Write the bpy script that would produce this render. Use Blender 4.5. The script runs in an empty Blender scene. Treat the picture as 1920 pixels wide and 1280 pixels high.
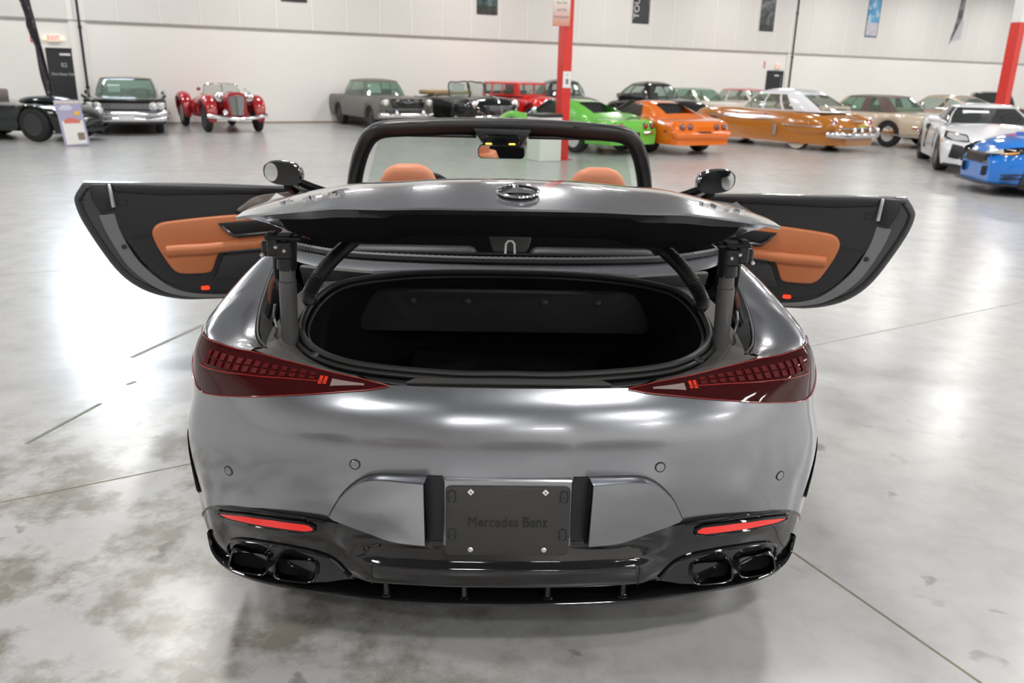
import bpy, bmesh, math, random
import numpy as np
from mathutils import Vector, Matrix

# ------------------------------------------------------------------ camera, world, lights, exposure
scene = bpy.context.scene
COL = scene.collection
scene.view_settings.view_transform = 'Standard'
scene.view_settings.look = 'None'
scene.view_settings.gamma = 1.0
scene.view_settings.use_curve_mapping = False
scene.view_settings.exposure = 0.0
try:
    scene.cycles.use_denoising = True
    scene.cycles.max_bounces = 8
    scene.cycles.diffuse_bounces = 4
    scene.cycles.glossy_bounces = 4
    scene.cycles.transparent_max_bounces = 24
    scene.cycles.sample_clamp_indirect = 6.0
    scene.cycles.caustics_reflective = False
    scene.cycles.caustics_refractive = False
except Exception:
    pass

FPX, PITCH, ROLL, YAW = 1526.57, math.radians(18.0784), math.radians(1.3178), math.radians(1.7578)
CAM = Vector((-0.0571, -1.8807, 1.5990))
_f = Vector((math.sin(YAW) * math.cos(PITCH), math.cos(YAW) * math.cos(PITCH), -math.sin(PITCH)))
_r = Vector((math.cos(YAW), -math.sin(YAW), 0))
_u = _r.cross(_f)
_r2 = _r * math.cos(ROLL) + _u * math.sin(ROLL)
_u2 = _u * math.cos(ROLL) - _r * math.sin(ROLL)
cam_data = bpy.data.cameras.new('camera')
cam_data.sensor_width = 36.0
cam_data.lens = FPX / 1920 * 36.0
cam_data.clip_start = 0.05
cam_data.clip_end = 200
cam_data.dof.use_dof = True
cam_data.dof.focus_distance = 2.35
cam_data.dof.aperture_fstop = 4.2
cam = bpy.data.objects.new('camera', cam_data)
COL.objects.link(cam)
cam.matrix_world = Matrix(((_r2.x, _u2.x, -_f.x, CAM.x), (_r2.y, _u2.y, -_f.y, CAM.y), (_r2.z, _u2.z, -_f.z, CAM.z), (0, 0, 0, 1)))
scene.camera = cam

world = bpy.data.worlds.new('world')
scene.world = world
world.use_nodes = True
world.node_tree.nodes['Background'].inputs[0].default_value = (0.5, 0.52, 0.55, 1)
world.node_tree.nodes['Background'].inputs[1].default_value = 0.05

# hall frame: u along the far wall, v out from it into the hall
TH = Vector((1, 0.53, 0)).normalized()
TN = Vector((0.53, -1, 0)).normalized()
O0 = Vector((0, 28.8, 0))
WALL_ROT = math.atan2(TH.y, TH.x)
def WP(u, v, z): return O0 + TH * u + TN * v + Vector((0, 0, z))
U0, U1, V1, HC = -27.0, 40.0, 44.0, 7.6
LAMP_Z = 6.3
LAMP_W = (155.0, 140.0, 145.0, 240.0, 175.0, 185.0, 190.0)   # per row, far wall to near wall
LAMP_US = (-19.5, -13.5, -7.5, -1.5, 4.5, 10.5, 16.5, 22.5, 28.5, 34.5)
LAMP_VS = (3.2, 9.5, 16.0, 22.5, 29.0, 35.0, 41.0)
LAMP_COL = (1.0, 0.975, 0.94)
WINDOW_STRENGTH = 22.0

# ------------------------------------------------------------------ helpers
random.seed(4)
def finish(name, me, mat, parent, smooth, sharp):
    if mat is not None:
        for m in (mat if isinstance(mat, (list, tuple)) else [mat]):
            me.materials.append(m)
    if smooth:
        me.polygons.foreach_set('use_smooth', [True] * len(me.polygons))
        if sharp: me.set_sharp_from_angle(angle=math.radians(sharp))
    o = bpy.data.objects.new(name, me)
    COL.objects.link(o)
    if parent is not None:
        put(o, parent)
    return o
def put(o, parent):
    o.parent = parent
    b = BASE.get(root_of(parent).name)
    if b is not None and parent.parent is None:
        o.matrix_parent_inverse = b
    return o
BASE = {}
def root_of(o):
    while o.parent: o = o.parent
    return o
def mesh(name, vf, mat, parent=None, smooth=True, sharp=35):
    v, f = vf
    me = bpy.data.meshes.new(name)
    me.from_pydata([tuple(map(float, p)) for p in v], [], [tuple(map(int, q)) for q in f])
    bm = bmesh.new(); bm.from_mesh(me)
    bmesh.ops.remove_doubles(bm, verts=bm.verts, dist=1e-5)
    bmesh.ops.recalc_face_normals(bm, faces=bm.faces)
    bm.to_mesh(me); bm.free()
    me.validate()
    return finish(name, me, mat, parent, smooth, sharp)
def join(*vfs):
    V, F = [], []
    for v, f in vfs:
        k = len(V)
        V += [tuple(p) for p in v]; F += [tuple(i + k for i in q) for q in f]
    return V, F
def mir(vf): return [(-p[0], p[1], p[2]) for p in vf[0]], [tuple(reversed(q)) for q in vf[1]]
def side(vf, s): return vf if s > 0 else mir(vf)
def tf(vf, M): return [tuple(M @ Vector(p)) for p in vf[0]], vf[1]
def grid(rows, closed=False, flip=False):
    n, m = len(rows), len(rows[0])
    V = [tuple(p) for r in rows for p in r]; F = []
    for i in range(n - 1):
        for j in range(m if closed else m - 1):
            a, b = i * m + j, i * m + (j + 1) % m
            q = (a, b, b + m, a + m)
            F.append(q[::-1] if flip else q)
    return V, F
def box(x0, x1, y0, y1, z0, z1):
    V = [(x, y, z) for z in (z0, z1) for y in (y0, y1) for x in (x0, x1)]
    return V, [(0, 2, 3, 1), (4, 5, 7, 6), (0, 1, 5, 4), (2, 6, 7, 3), (0, 4, 6, 2), (1, 3, 7, 5)]
def bevelled(vf, w, seg=2):
    me = bpy.data.meshes.new('t'); me.from_pydata([tuple(p) for p in vf[0]], [], vf[1])
    bm = bmesh.new(); bm.from_mesh(me)
    bmesh.ops.recalc_face_normals(bm, faces=bm.faces)
    es = [e for e in bm.edges if len(e.link_faces) == 2 and e.calc_face_angle(0) > 0.5]
    bmesh.ops.bevel(bm, geom=es, offset=w, segments=seg, profile=0.5, affect='EDGES')
    V = [tuple(v.co) for v in bm.verts]; bm.verts.index_update()
    F = [tuple(v.index for v in f.verts) for f in bm.faces]
    bm.free(); bpy.data.meshes.remove(me)
    return V, F
def rbox(x0, x1, y0, y1, z0, z1, b=0.01, seg=2): return bevelled(box(x0, x1, y0, y1, z0, z1), b, seg)
def prism(pts, d0, d1, fn=None):
    """pts: 2D outline (a,b); extruded along c from d0 to d1; fn maps (a,b,c) to a point"""
    fn = fn or (lambda a, b, c: (a, c, b))
    n = len(pts)
    V = [fn(a, b, d0) for a, b in pts] + [fn(a, b, d1) for a, b in pts]
    F = [tuple(range(n))[::-1], tuple(range(n, 2 * n))]
    F += [(i, (i + 1) % n, n + (i + 1) % n, n + i) for i in range(n)]
    return V, F
def crom(pts, n=8, closed=False):
    P = [np.array(p, float) for p in pts]
    P = [P[-1]] + P + [P[0], P[1]] if closed else [2 * P[0] - P[1]] + P + [2 * P[-1] - P[-2]]
    out = []
    for i in range(1, len(P) - 2):
        a, b, c, d = P[i - 1:i + 3]
        for k in range(n):
            t = k / n
            out.append(.5 * (2 * b + (c - a) * t + (2 * a - 5 * b + 4 * c - d) * t * t + (3 * b - a - 3 * c + d) * t ** 3))
    if not closed: out.append(P[-2])
    return np.array(out)
def smooth1(pts, n=8):
    c = crom(pts, n)
    return lambda y: float(np.interp(y, c[:, 0], c[:, 1]))
def tube(path, r, n=10, closed=False, caps=True, sx=1.0, sy=1.0, upv=(0, 0, 1)):
    """swept ellipse (sx across, sy along up) on a path; r number or list"""
    P = [Vector(p) for p in path]; m = len(P); rows = []
    up = Vector(upv)
    for i in range(m):
        t = (P[(i + 1) % m] - P[i - 1]) if closed else (P[min(i + 1, m - 1)] - P[max(i - 1, 0)])
        t.normalize()
        a = t.cross(up)
        if a.length < 1e-3: a = t.cross(Vector((0, 1, 0.01)))
        a.normalize(); b = a.cross(t)
        rr = r[i] if isinstance(r, (list, tuple, np.ndarray)) else r
        rows.append([tuple(P[i] + a * (rr * sx * math.cos(k / n * math.tau)) + b * (rr * sy * math.sin(k / n * math.tau))) for k in range(n)])
    V, F = grid(rows + ([rows[0]] if closed else []), closed=True)
    if caps and not closed:
        F.append(tuple(range(n))[::-1]); F.append(tuple((m - 1) * n + k for k in range(n)))
    return V, F
def sweep(path, prof, closed=False, upv=(0, 0, 1), caps=True):
    """profile [(across, up)] swept along path"""
    P = [Vector(p) for p in path]; m = len(P); rows = []; n = len(prof)
    up = Vector(upv)
    for i in range(m):
        t = (P[(i + 1) % m] - P[i - 1]) if closed else (P[min(i + 1, m - 1)] - P[max(i - 1, 0)])
        t.normalize(); a = t.cross(up).normalized(); b = a.cross(t)
        rows.append([tuple(P[i] + a * p + b * q) for p, q in prof])
    V, F = grid(rows + ([rows[0]] if closed else []), closed=True)
    if caps and not closed:
        F.append(tuple(range(n))[::-1]); F.append(tuple((m - 1) * n + k for k in range(n)))
    return V, F
def lathe(prof, n=20, M=None):
    """prof [(r, h)] about local Z"""
    rows = [[(r * math.cos(k / n * math.tau), r * math.sin(k / n * math.tau), h) for k in range(n)] for r, h in prof]
    V, F = grid(rows, closed=True)
    if prof[0][0] > 1e-4: F.append(tuple(range(n))[::-1])
    if prof[-1][0] > 1e-4: F.append(tuple((len(prof) - 1) * n + k for k in range(n)))
    return tf((V, F), M) if M is not None else (V, F)
def frame(pos, zdir, xdir=(1, 0, 0)):
    z = Vector(zdir).normalized(); x = Vector(xdir); x = (x - z * x.dot(z))
    if x.length < 1e-3: x = Vector((0, 1, 0)); x = x - z * x.dot(z)
    x.normalize(); y = z.cross(x)
    return Matrix(((x.x, y.x, z.x, pos[0]), (x.y, y.y, z.y, pos[1]), (x.z, y.z, z.z, pos[2]), (0, 0, 0, 1)))
def ellipsoid(c, r, nu=14, nv=10):
    rows = []
    for i in range(nv + 1):
        a = -math.pi / 2 + math.pi * i / nv
        rows.append([(c[0] + r[0] * math.cos(a) * math.cos(k / nu * math.tau), c[1] + r[1] * math.cos(a) * math.sin(k / nu * math.tau), c[2] + r[2] * math.sin(a)) for k in range(nu)])
    return grid(rows, closed=True)
def text_mesh(txt, size, M, ext=0.002, align='CENTER', squash=1.0, bold=0.0):
    cu = bpy.data.curves.new('t', 'FONT'); cu.body = txt; cu.size = size; cu.extrude = ext; cu.resolution_u = 3
    cu.align_x = align; cu.align_y = 'CENTER'; cu.offset = bold
    o = bpy.data.objects.new('t', cu); COL.objects.link(o)
    me = bpy.data.meshes.new_from_object(o)
    V = [tuple(M @ Vector((v.co.x * squash, v.co.y, v.co.z))) for v in me.vertices]; F = [tuple(p.vertices) for p in me.polygons]
    bpy.data.objects.remove(o); bpy.data.curves.remove(cu); bpy.data.meshes.remove(me)
    return V, F
def tag(o, label=None, cat=None, group=None, kind=None):
    if label: o['label'] = label
    if cat: o['category'] = cat
    if group: o['group'] = group
    if kind: o['kind'] = kind
    return o
def thing(name, label, cat, loc=(0, 0, 0), rz=0.0, group=None, world_coords=False):
    o = bpy.data.objects.new(name, None); COL.objects.link(o)
    o.empty_display_size = 0.2
    o.location = loc; o.rotation_euler = (0, 0, rz)
    if world_coords: BASE[o.name] = Matrix.Translation(-Vector(loc))
    return tag(o, label, cat, group)
def structure(o): o['kind'] = 'structure'; return o

# ------------------------------------------------------------------ materials
def nt(name):
    m = bpy.data.materials.new(name); m.use_nodes = True
    return m, m.node_tree, m.node_tree.nodes['Principled BSDF']
def setp(b, **k):
    for a, v in k.items():
        a = a.replace('_', ' ')
        if a in b.inputs:
            b.inputs[a].default_value = (*v, 1) if isinstance(v, tuple) and len(v) == 3 else v
def mat(name, col, rough=0.5, metal=0.0, coat=0.0, spec=0.5, noise=0.0, nscale=20.0, bump=0.0, bscale=200.0, emit=None, es=0.0, sheen=0.0):
    m, t, b = nt(name)
    setp(b, Base_Color=col, Roughness=rough, Metallic=metal, Coat_Weight=coat, Coat_Roughness=0.03, Specular_IOR_Level=spec)
    if emit: setp(b, Emission_Color=emit, Emission_Strength=es)
    tc = t.nodes.new('ShaderNodeTexCoord')
    n = t.nodes.new('ShaderNodeTexNoise'); n.inputs['Scale'].default_value = nscale; n.inputs['Detail'].default_value = 3
    t.links.new(tc.outputs['Object'], n.inputs['Vector'])
    mx = t.nodes.new('ShaderNodeMix'); mx.data_type = 'RGBA'
    a = noise if noise else 0.03
    mx.inputs[6].default_value = (*[c * (1 - a) for c in col], 1); mx.inputs[7].default_value = (*[min(1, c * (1 + a)) for c in col], 1)
    t.links.new(n.outputs['Fac'], mx.inputs[0]); t.links.new(mx.outputs[2], b.inputs['Base Color'])
    if bump:
        n2 = t.nodes.new('ShaderNodeTexNoise'); n2.inputs['Scale'].default_value = bscale; n2.inputs['Detail'].default_value = 2
        t.links.new(tc.outputs['Object'], n2.inputs['Vector'])
        bp = t.nodes.new('ShaderNodeBump'); bp.inputs['Strength'].default_value = bump; bp.inputs['Distance'].default_value = 0.002
        t.links.new(n2.outputs['Fac'], bp.inputs['Height']); t.links.new(bp.outputs['Normal'], b.inputs['Normal'])
    return m
def glass(name, tint, alpha, rough=0.02):
    """thin pane: tinted transparency plus a clear reflection"""
    m = bpy.data.materials.new(name); m.use_nodes = True; t = m.node_tree
    for n in list(t.nodes): t.nodes.remove(n)
    out = t.nodes.new('ShaderNodeOutputMaterial'); tr = t.nodes.new('ShaderNodeBsdfTransparent'); gl = t.nodes.new('ShaderNodeBsdfGlossy')
    tr.inputs[0].default_value = (*tint, 1); gl.inputs[0].default_value = (1, 1, 1, 1); gl.inputs['Roughness'].default_value = rough
    lw = t.nodes.new('ShaderNodeLayerWeight'); lw.inputs[0].default_value = 0.5
    pw = t.nodes.new('ShaderNodeMath'); pw.operation = 'POWER'; pw.inputs[1].default_value = 5.0
    fr = t.nodes.new('ShaderNodeMath'); fr.operation = 'MULTIPLY_ADD'; fr.inputs[1].default_value = 0.93; fr.inputs[2].default_value = 0.06
    t.links.new(lw.outputs['Facing'], pw.inputs[0]); t.links.new(pw.outputs[0], fr.inputs[0])
    mx = t.nodes.new('ShaderNodeMixShader')
    t.links.new(fr.outputs[0], mx.inputs[0]); t.links.new(tr.outputs[0], mx.inputs[1]); t.links.new(gl.outputs[0], mx.inputs[2])
    if alpha > 0:
        df = t.nodes.new('ShaderNodeBsdfDiffuse'); df.inputs[0].default_value = (*[c * 0.6 for c in tint], 1)
        m2 = t.nodes.new('ShaderNodeMixShader'); m2.inputs[0].default_value = alpha
        t.links.new(mx.outputs[0], m2.inputs[1]); t.links.new(df.outputs[0], m2.inputs[2]); t.links.new(m2.outputs[0], out.inputs[0])
    else:
        t.links.new(mx.outputs[0], out.inputs[0])
    return m

M = {}
M['paint'] = mat('grey_metallic_paint', (0.31, 0.322, 0.348), rough=0.22, metal=0.9, coat=1.0)
M['gloss_black'] = mat('gloss_black', (0.006, 0.006, 0.007), rough=0.06, coat=0.6)
M['satin_black'] = mat('satin_black', (0.012, 0.012, 0.013), rough=0.38)
M['plastic'] = mat('charcoal_plastic', (0.032, 0.031, 0.031), rough=0.55, noise=0.2, bump=0.2, bscale=400)
M['dust_plastic'] = mat('dusty_plastic', (0.105, 0.10, 0.095), rough=0.6, noise=0.25, nscale=30, bump=0.2, bscale=300)
M['deck_metal'] = mat('dark_deck_metal', (0.055, 0.057, 0.062), rough=0.2, coat=0.5)
M['rubber'] = mat('rubber', (0.018, 0.018, 0.018), rough=0.5)
M['carpet'] = mat('black_carpet', (0.007, 0.007, 0.008), rough=0.95, bump=0.6, bscale=600, spec=0.1)
M['black_leather'] = mat('black_leather', (0.013, 0.013, 0.016), rough=0.5, bump=0.25, bscale=350)
M['tan'] = mat('tan_leather', (0.48, 0.155, 0.058), rough=0.5, bump=0.2, bscale=300)
M['tan_seat'] = mat('tan_seat_leather', (0.55, 0.20, 0.10), rough=0.5, bump=0.2, bscale=300)
M['strut'] = mat('strut_grey', (0.13, 0.127, 0.125), rough=0.45, metal=0.3)
M['chrome'] = mat('chrome', (0.86, 0.86, 0.88), rough=0.07, metal=1.0)
M['dark_chrome'] = mat('dark_chrome', (0.10, 0.10, 0.105), rough=0.14, metal=1.0)
M['alu'] = mat('aluminium', (0.62, 0.62, 0.64), rough=0.3, metal=1.0)
M['zinc'] = mat('zinc_bolt', (0.7, 0.7, 0.68), rough=0.35, metal=0.9)
M['white_plastic'] = mat('white_plastic', (0.75, 0.75, 0.74), rough=0.5)
M['grey_plastic'] = mat('grey_plastic', (0.16, 0.165, 0.17), rough=0.5, bump=0.1)
M['tail_red'] = mat('tail_lamp_red', (0.036, 0.0015, 0.002), rough=0.06, coat=0.25, spec=0.3)
M['tail_cell'] = mat('tail_lamp_cell', (0.085, 0.0025, 0.0025), rough=0.5, spec=0.15)
M['tail_hot'] = mat('tail_lamp_bright_cell', (0.62, 0.035, 0.012), rough=0.4, spec=0.2)
M['tail_line'] = mat('tail_lamp_line', (0.24, 0.008, 0.007), rough=0.25, coat=0.6)
M['tail_clear'] = mat('reversing_lamp', (0.26, 0.20, 0.19), rough=0.2, coat=0.3)
M['reflector'] = mat('red_reflector', (0.85, 0.012, 0.008), rough=0.18, coat=1.0, emit=(1, 0.02, 0.01), es=0.12)
M['lamp_red'] = mat('lit_red_lamp', (0.8, 0.02, 0.01), rough=0.3, emit=(1, 0.04, 0.01), es=1.6)
M['lamp_amber'] = mat('lit_amber_lamp', (1.0, 0.6, 0.1), rough=0.3, emit=(1, 0.55, 0.06), es=2.2)
M['plate'] = mat('plate_black', (0.030, 0.030, 0.030), rough=0.5, bump=0.3, bscale=500)
M['plate_text'] = mat('plate_lettering', (0.010, 0.010, 0.010), rough=0.35)
M['glass'] = glass('windscreen_glass', (0.78, 0.86, 0.80), 0.0)
M['mirror'] = mat('mirror_glass', (0.85, 0.87, 0.88), rough=0.01, metal=1.0)
M['tyre'] = mat('tyre_rubber', (0.018, 0.018, 0.018), rough=0.7)
M['white_wall'] = mat('white_paint', (0.70, 0.67, 0.60), rough=0.6)
M['red_steel'] = mat('red_steel_paint', (0.62, 0.022, 0.012), rough=0.35, coat=0.2)
M['white_steel'] = mat('white_steel_paint', (0.75, 0.75, 0.73), rough=0.4)

# ------------------------------------------------------------------ the hall
def floor_material():
    m, t, b = nt('polished_concrete')
    tc = t.nodes.new('ShaderNodeTexCoord')
    def noise(s, d, r=0.55, off=0.0):
        mp = t.nodes.new('ShaderNodeMapping'); mp.inputs['Location'].default_value = (off, off * 0.7, 0)
        n = t.nodes.new('ShaderNodeTexNoise'); n.inputs['Scale'].default_value = s; n.inputs['Detail'].default_value = d; n.inputs['Roughness'].default_value = r
        t.links.new(tc.outputs['Object'], mp.inputs[0]); t.links.new(mp.outputs[0], n.inputs['Vector']); return n.outputs['Fac']
    def ramp(src, stops):
        r = t.nodes.new('ShaderNodeValToRGB'); e = r.color_ramp.elements
        while len(e) < len(stops): e.new(0.5)
        for k, (p, c) in enumerate(stops): e[k].position = p; e[k].color = (*c, 1) if isinstance(c, tuple) else (c, c, c, 1)
        t.links.new(src, r.inputs[0]); return r.outputs[0]
    def mul(a, b_, fac=1.0):
        x = t.nodes.new('ShaderNodeMix'); x.data_type = 'RGBA'; x.blend_type = 'MULTIPLY'; x.inputs[0].default_value = fac
        t.links.new(a, x.inputs[6]); t.links.new(b_, x.inputs[7]); return x.outputs[2]
    base = ramp(noise(0.55, 6, 0.6), [(0.3, (0.37, 0.375, 0.38)), (0.55, (0.41, 0.408, 0.403)), (0.75, (0.45, 0.444, 0.432))])
    mott = ramp(noise(5.0, 7, 0.65, 3.1), [(0.3, 0.76), (0.5, 0.96), (0.7, 1.06)])
    col = mul(base, mott, 0.6)
    # oil drips: sparse dark spots
    vo = t.nodes.new('ShaderNodeTexVoronoi'); vo.inputs['Scale'].default_value = 5.0; vo.feature = 'F1'
    wob = t.nodes.new('ShaderNodeMix'); wob.data_type = 'RGBA'; wob.blend_type = 'ADD'; wob.inputs[0].default_value = 0.25
    nn = t.nodes.new('ShaderNodeTexNoise'); nn.inputs['Scale'].default_value = 9; nn.inputs['Detail'].default_value = 3
    t.links.new(tc.outputs['Object'], nn.inputs['Vector']); t.links.new(tc.outputs['Object'], wob.inputs[6]); t.links.new(nn.outputs['Color'], wob.inputs[7])
    t.links.new(wob.outputs[2], vo.inputs['Vector'])
    spots = ramp(vo.outputs['Distance'], [(0.10, 0.40), (0.15, 0.60), (0.21, 1.0)])
    zone0 = ramp(noise(0.8, 3, 0.5, 8.3), [(0.40, 0.25), (0.55, 1.0)])
    v2 = t.nodes.new('ShaderNodeVectorMath'); v2.operation = 'DISTANCE'; v2.inputs[1].default_value = (0.2, 0.2, 0); t.links.new(tc.outputs['Object'], v2.inputs[0])
    d2 = t.nodes.new('ShaderNodeMath'); d2.operation = 'MULTIPLY'; d2.inputs[1].default_value = 0.25; t.links.new(v2.outputs['Value'], d2.inputs[0])
    zone = mul(zone0, ramp(d2.outputs[0], [(0.15, 1.0), (0.55, 0.6), (1.0, 0.05)]))
    sel = t.nodes.new('ShaderNodeSeparateColor'); t.links.new(vo.outputs['Color'], sel.inputs[0])
    zone = mul(zone, ramp(sel.outputs[0], [(0.58, 0.0), (0.66, 1.0)]))
    mx = t.nodes.new('ShaderNodeMix'); mx.data_type = 'RGBA'; mx.blend_type = 'MULTIPLY'
    t.links.new(zone, mx.inputs[0]); t.links.new(col, mx.inputs[6]); t.links.new(spots, mx.inputs[7])
    # broad blotches
    blot = ramp(noise(3.6, 6, 0.65, 21.0), [(0.40, (0.50, 0.46, 0.40)), (0.54, (1.0, 1.0, 1.0))])
    vd = t.nodes.new('ShaderNodeVectorMath'); vd.operation = 'DISTANCE'; vd.inputs[1].default_value = (-1.35, 0.35, 0)
    t.links.new(tc.outputs['Object'], vd.inputs[0])
    dv = t.nodes.new('ShaderNodeMath'); dv.operation = 'MULTIPLY'; dv.inputs[1].default_value = 0.5; t.links.new(vd.outputs['Value'], dv.inputs[0])
    near = ramp(dv.outputs[0], [(0.0, 1.0), (0.5, 0.9), (1.0, 0.1)])
    bm_ = t.nodes.new('ShaderNodeMix'); bm_.data_type = 'RGBA'; bm_.blend_type = 'MULTIPLY'
    t.links.new(near, bm_.inputs[0]); t.links.new(mx.outputs[2], bm_.inputs[6]); t.links.new(blot, bm_.inputs[7]); col = bm_.outputs[2]
    t.links.new(col, b.inputs['Base Color'])
    rg = ramp(noise(3.0, 5, 0.6, 5.5), [(0.3, 0.225), (0.7, 0.265)])
    t.links.new(rg, b.inputs['Roughness'])
    setp(b, Specular_IOR_Level=0.5)
    bp = t.nodes.new('ShaderNodeBump'); bp.inputs['Strength'].default_value = 0.02; bp.inputs['Distance'].default_value = 0.002
    t.links.new(noise(2.0, 4, 0.5, 2.0), bp.inputs['Height']); t.links.new(bp.outputs['Normal'], b.inputs['Normal'])
    return m
M['floor'] = floor_material()
M['wall_low'] = mat('white_drywall', (0.87, 0.855, 0.825), rough=0.6, noise=0.03, nscale=0.6)
M['wall_up'] = mat('grey_white_panel', (0.755, 0.745, 0.72), rough=0.5, noise=0.04, nscale=0.5)
M['seam'] = mat('white_seam', (0.90, 0.885, 0.86), rough=0.5)
M['ledge'] = mat('grey_ledge', (0.42, 0.41, 0.39), rough=0.5)
M['ceil'] = mat('ceiling_grey', (0.30, 0.31, 0.33), rough=0.8)
M['dark_paint'] = mat('dark_door_paint', (0.016, 0.017, 0.021), rough=0.4)
M['black_pole'] = mat('black_conduit', (0.015, 0.015, 0.02), rough=0.5)

fl = structure(mesh('floor', ([tuple(WP(U0, -0.2, 0)), tuple(WP(U1, -0.2, 0)), tuple(WP(U1, V1, 0)), tuple(WP(U0, V1, 0))], [(0, 3, 2, 1)]), M['floor'], smooth=False))
structure(mesh('ceiling', tf(box(U0, U1, -V1, 0.2, HC, HC + 0.15), Matrix.Translation(O0) @ Matrix.Rotation(WALL_ROT, 4, 'Z')), M['ceil'], smooth=False))
def WM(u, v=0.0, z=0.0): return Matrix.Translation(WP(u, v, z)) @ Matrix.Rotation(WALL_ROT, 4, 'Z')
# local wall frame: x along u, y into the wall (away from hall), z up
wall_far = structure(mesh('wall_far', tf(box(U0, U1, 0, 0.2, 0, 2.79), WM(0)), M['wall_low'], smooth=False))
pitch = 1.115
k0 = int(math.floor((U0 + 12.08) / pitch)) + 1
us = [U0] + [-12.08 + pitch * k for k in range(k0, 47)] + [U1]
pan_me = None
for a, b_ in zip(us[:-1], us[1:]):
    if pan_me is None or abs((b_ - a) - pitch) > 1e-3:
        p = mesh('wall_panel', rbox(0.02, (b_ - a) - 0.02, -0.035, 0.0, 2.81, HC, 0.006, 1), M['wall_up'], smooth=False)
        if abs((b_ - a) - pitch) < 1e-3: pan_me = p.data
    else:
        p = bpy.data.objects.new('wall_panel', pan_me); COL.objects.link(p)
    p.parent = wall_far; p.matrix_local = WM(a)
for a in us[1:-1]:
    s = mesh('panel_joint', tf(box(-0.02, 0.02, -0.05, 0.0, 2.81, HC), WM(a)), M['seam'], wall_far, smooth=False)
mesh('upper_wall', tf(box(U0, U1, 0.0, 0.2, 2.79, HC), WM(0)), M['seam'], wall_far, smooth=False)
structure(mesh('trim_1', tf(rbox(U0, U1, -0.065, 0.0, 2.765, 2.805, 0.008, 1), WM(0)), M['ledge'], smooth=False))
structure(mesh('baseboard_far', tf(box(U0, U1, -0.012, 0.0, 0, 0.045), WM(0)), mat('skirting', (0.33, 0.28, 0.21), rough=0.6), smooth=False))
structure(mesh('wall_left', tf(box(U0 - 0.2, U0, -V1, 0.2, 0, HC), WM(0)), M['wall_low'], smooth=False))
structure(mesh('wall_right', tf(box(U1, U1 + 0.2, -V1, 0.2, 0, HC), WM(0)), M['wall_low'], smooth=False))
structure(mesh('wall_near', tf(box(U0, U1, -V1 - 0.2, -V1, 0, HC), WM(0)), M['wall_low'], smooth=False))
# control joints sawn into the slab
M['joint'] = mat('slab_joint', (0.20, 0.17, 0.13), rough=0.8, noise=0.3)
M['joint_soft'] = mat('slab_joint_filled', (0.27, 0.26, 0.24), rough=0.6, noise=0.3)
def strip(name, a, b, w, m, parent, h=0.0012):
    a, b = Vector(a), Vector(b); d = (b - a).normalized(); n = Vector((-d.y, d.x, 0)) * w / 2
    z = Vector((0, 0, h)); V = [a - n, b - n, b + n, a + n]
    return mesh(name, ([tuple(p) for p in V] + [tuple(p + z) for p in V], [(4, 5, 6, 7), (0, 1, 5, 4), (1, 2, 6, 5), (2, 3, 7, 6), (3, 0, 4, 7)]), m, parent, smooth=False)
jd = Vector((0.872, 0.49, 0)); jn = Vector((0.30, -0.95, 0)).normalized()
strip('control_joint', (-4.0, -0.23, 0), (-1.05, 1.43, 0), 0.006, M['joint'], fl)
strip('control_joint', (1.03, 0.66, 0), (1.62, -0.63, 0), 0.008, M['joint'], fl)
strip('control_joint', (1.6, 2.78, 0), (9.0, 6.9, 0), 0.006, M['joint_soft'], fl)
strip('control_joint', (-12.0, 8.55, 0), (-1.0, 13.6, 0), 0.010, M['joint_soft'], fl)
strip('control_joint', (-6.5, 12.6, 0), (-9.5, 20.5, 0), 0.010, M['joint_soft'], fl)
strip('control_joint', (-5.0, 4.0, 0), (-1.3, 5.9, 0), 0.005, M['joint_soft'], fl)
# worn floor tape
M['tape'] = mat('worn_green_tape', (0.12, 0.14, 0.10), rough=0.6, noise=0.6, nscale=25)
M['tape2'] = mat('old_tape_residue', (0.17, 0.165, 0.16), rough=0.6, noise=0.3, nscale=25)
tag(strip('floor_tape', (-2.10, 1.46, 0), (-1.985, 1.93, 0), 0.018, M['tape'], None), 'worn green tape strip on the floor left of the grey car', 'tape')
tag(strip('floor_tape', (-2.12, 2.62, 0), (-1.93, 3.28, 0), 0.03, M['tape2'], None), 'grey tape residue on the floor below the open left door', 'tape')
tag(strip('floor_tape', (-1.965, 2.19, 0), (-1.94, 2.24, 0), 0.02, M['tape'], None), 'tiny dark scrap of tape on the floor below the left door', 'tape')

# ceiling lamps
M['lamp_case'] = mat('lamp_case', (0.6, 0.6, 0.6), rough=0.5)
case_me = None
n = 0
for v, w_ in zip(LAMP_VS, LAMP_W):
    lamp_light = bpy.data.lights.new('lamp_light', 'AREA')
    lamp_light.shape = 'RECTANGLE'; lamp_light.size = 1.15; lamp_light.size_y = 0.42
    lamp_light.energy = w_; lamp_light.color = LAMP_COL
    for u in LAMP_US:
        t = thing('ceiling_lamp', 'white linear high-bay lamp hung under the hall ceiling', 'lamp', WP(u, v, LAMP_Z), WALL_ROT, 'high-bay lamps')
        if case_me is None:
            c = mesh('lamp_housing', join(rbox(-0.62, 0.62, -0.25, 0.25, 0.01, 0.09, 0.01, 1), tube([(-0.5, 0, 0.08), (-0.5, 0, HC - LAMP_Z)], 0.006, 6), tube([(0.5, 0, 0.08), (0.5, 0, HC - LAMP_Z)], 0.006, 6)), M['lamp_case'], t)
            case_me = c.data
        else:
            c = bpy.data.objects.new('lamp_housing', case_me); COL.objects.link(c); c.parent = t
        l = bpy.data.objects.new('lamp_light', lamp_light); COL.objects.link(l); l.parent = t
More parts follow.
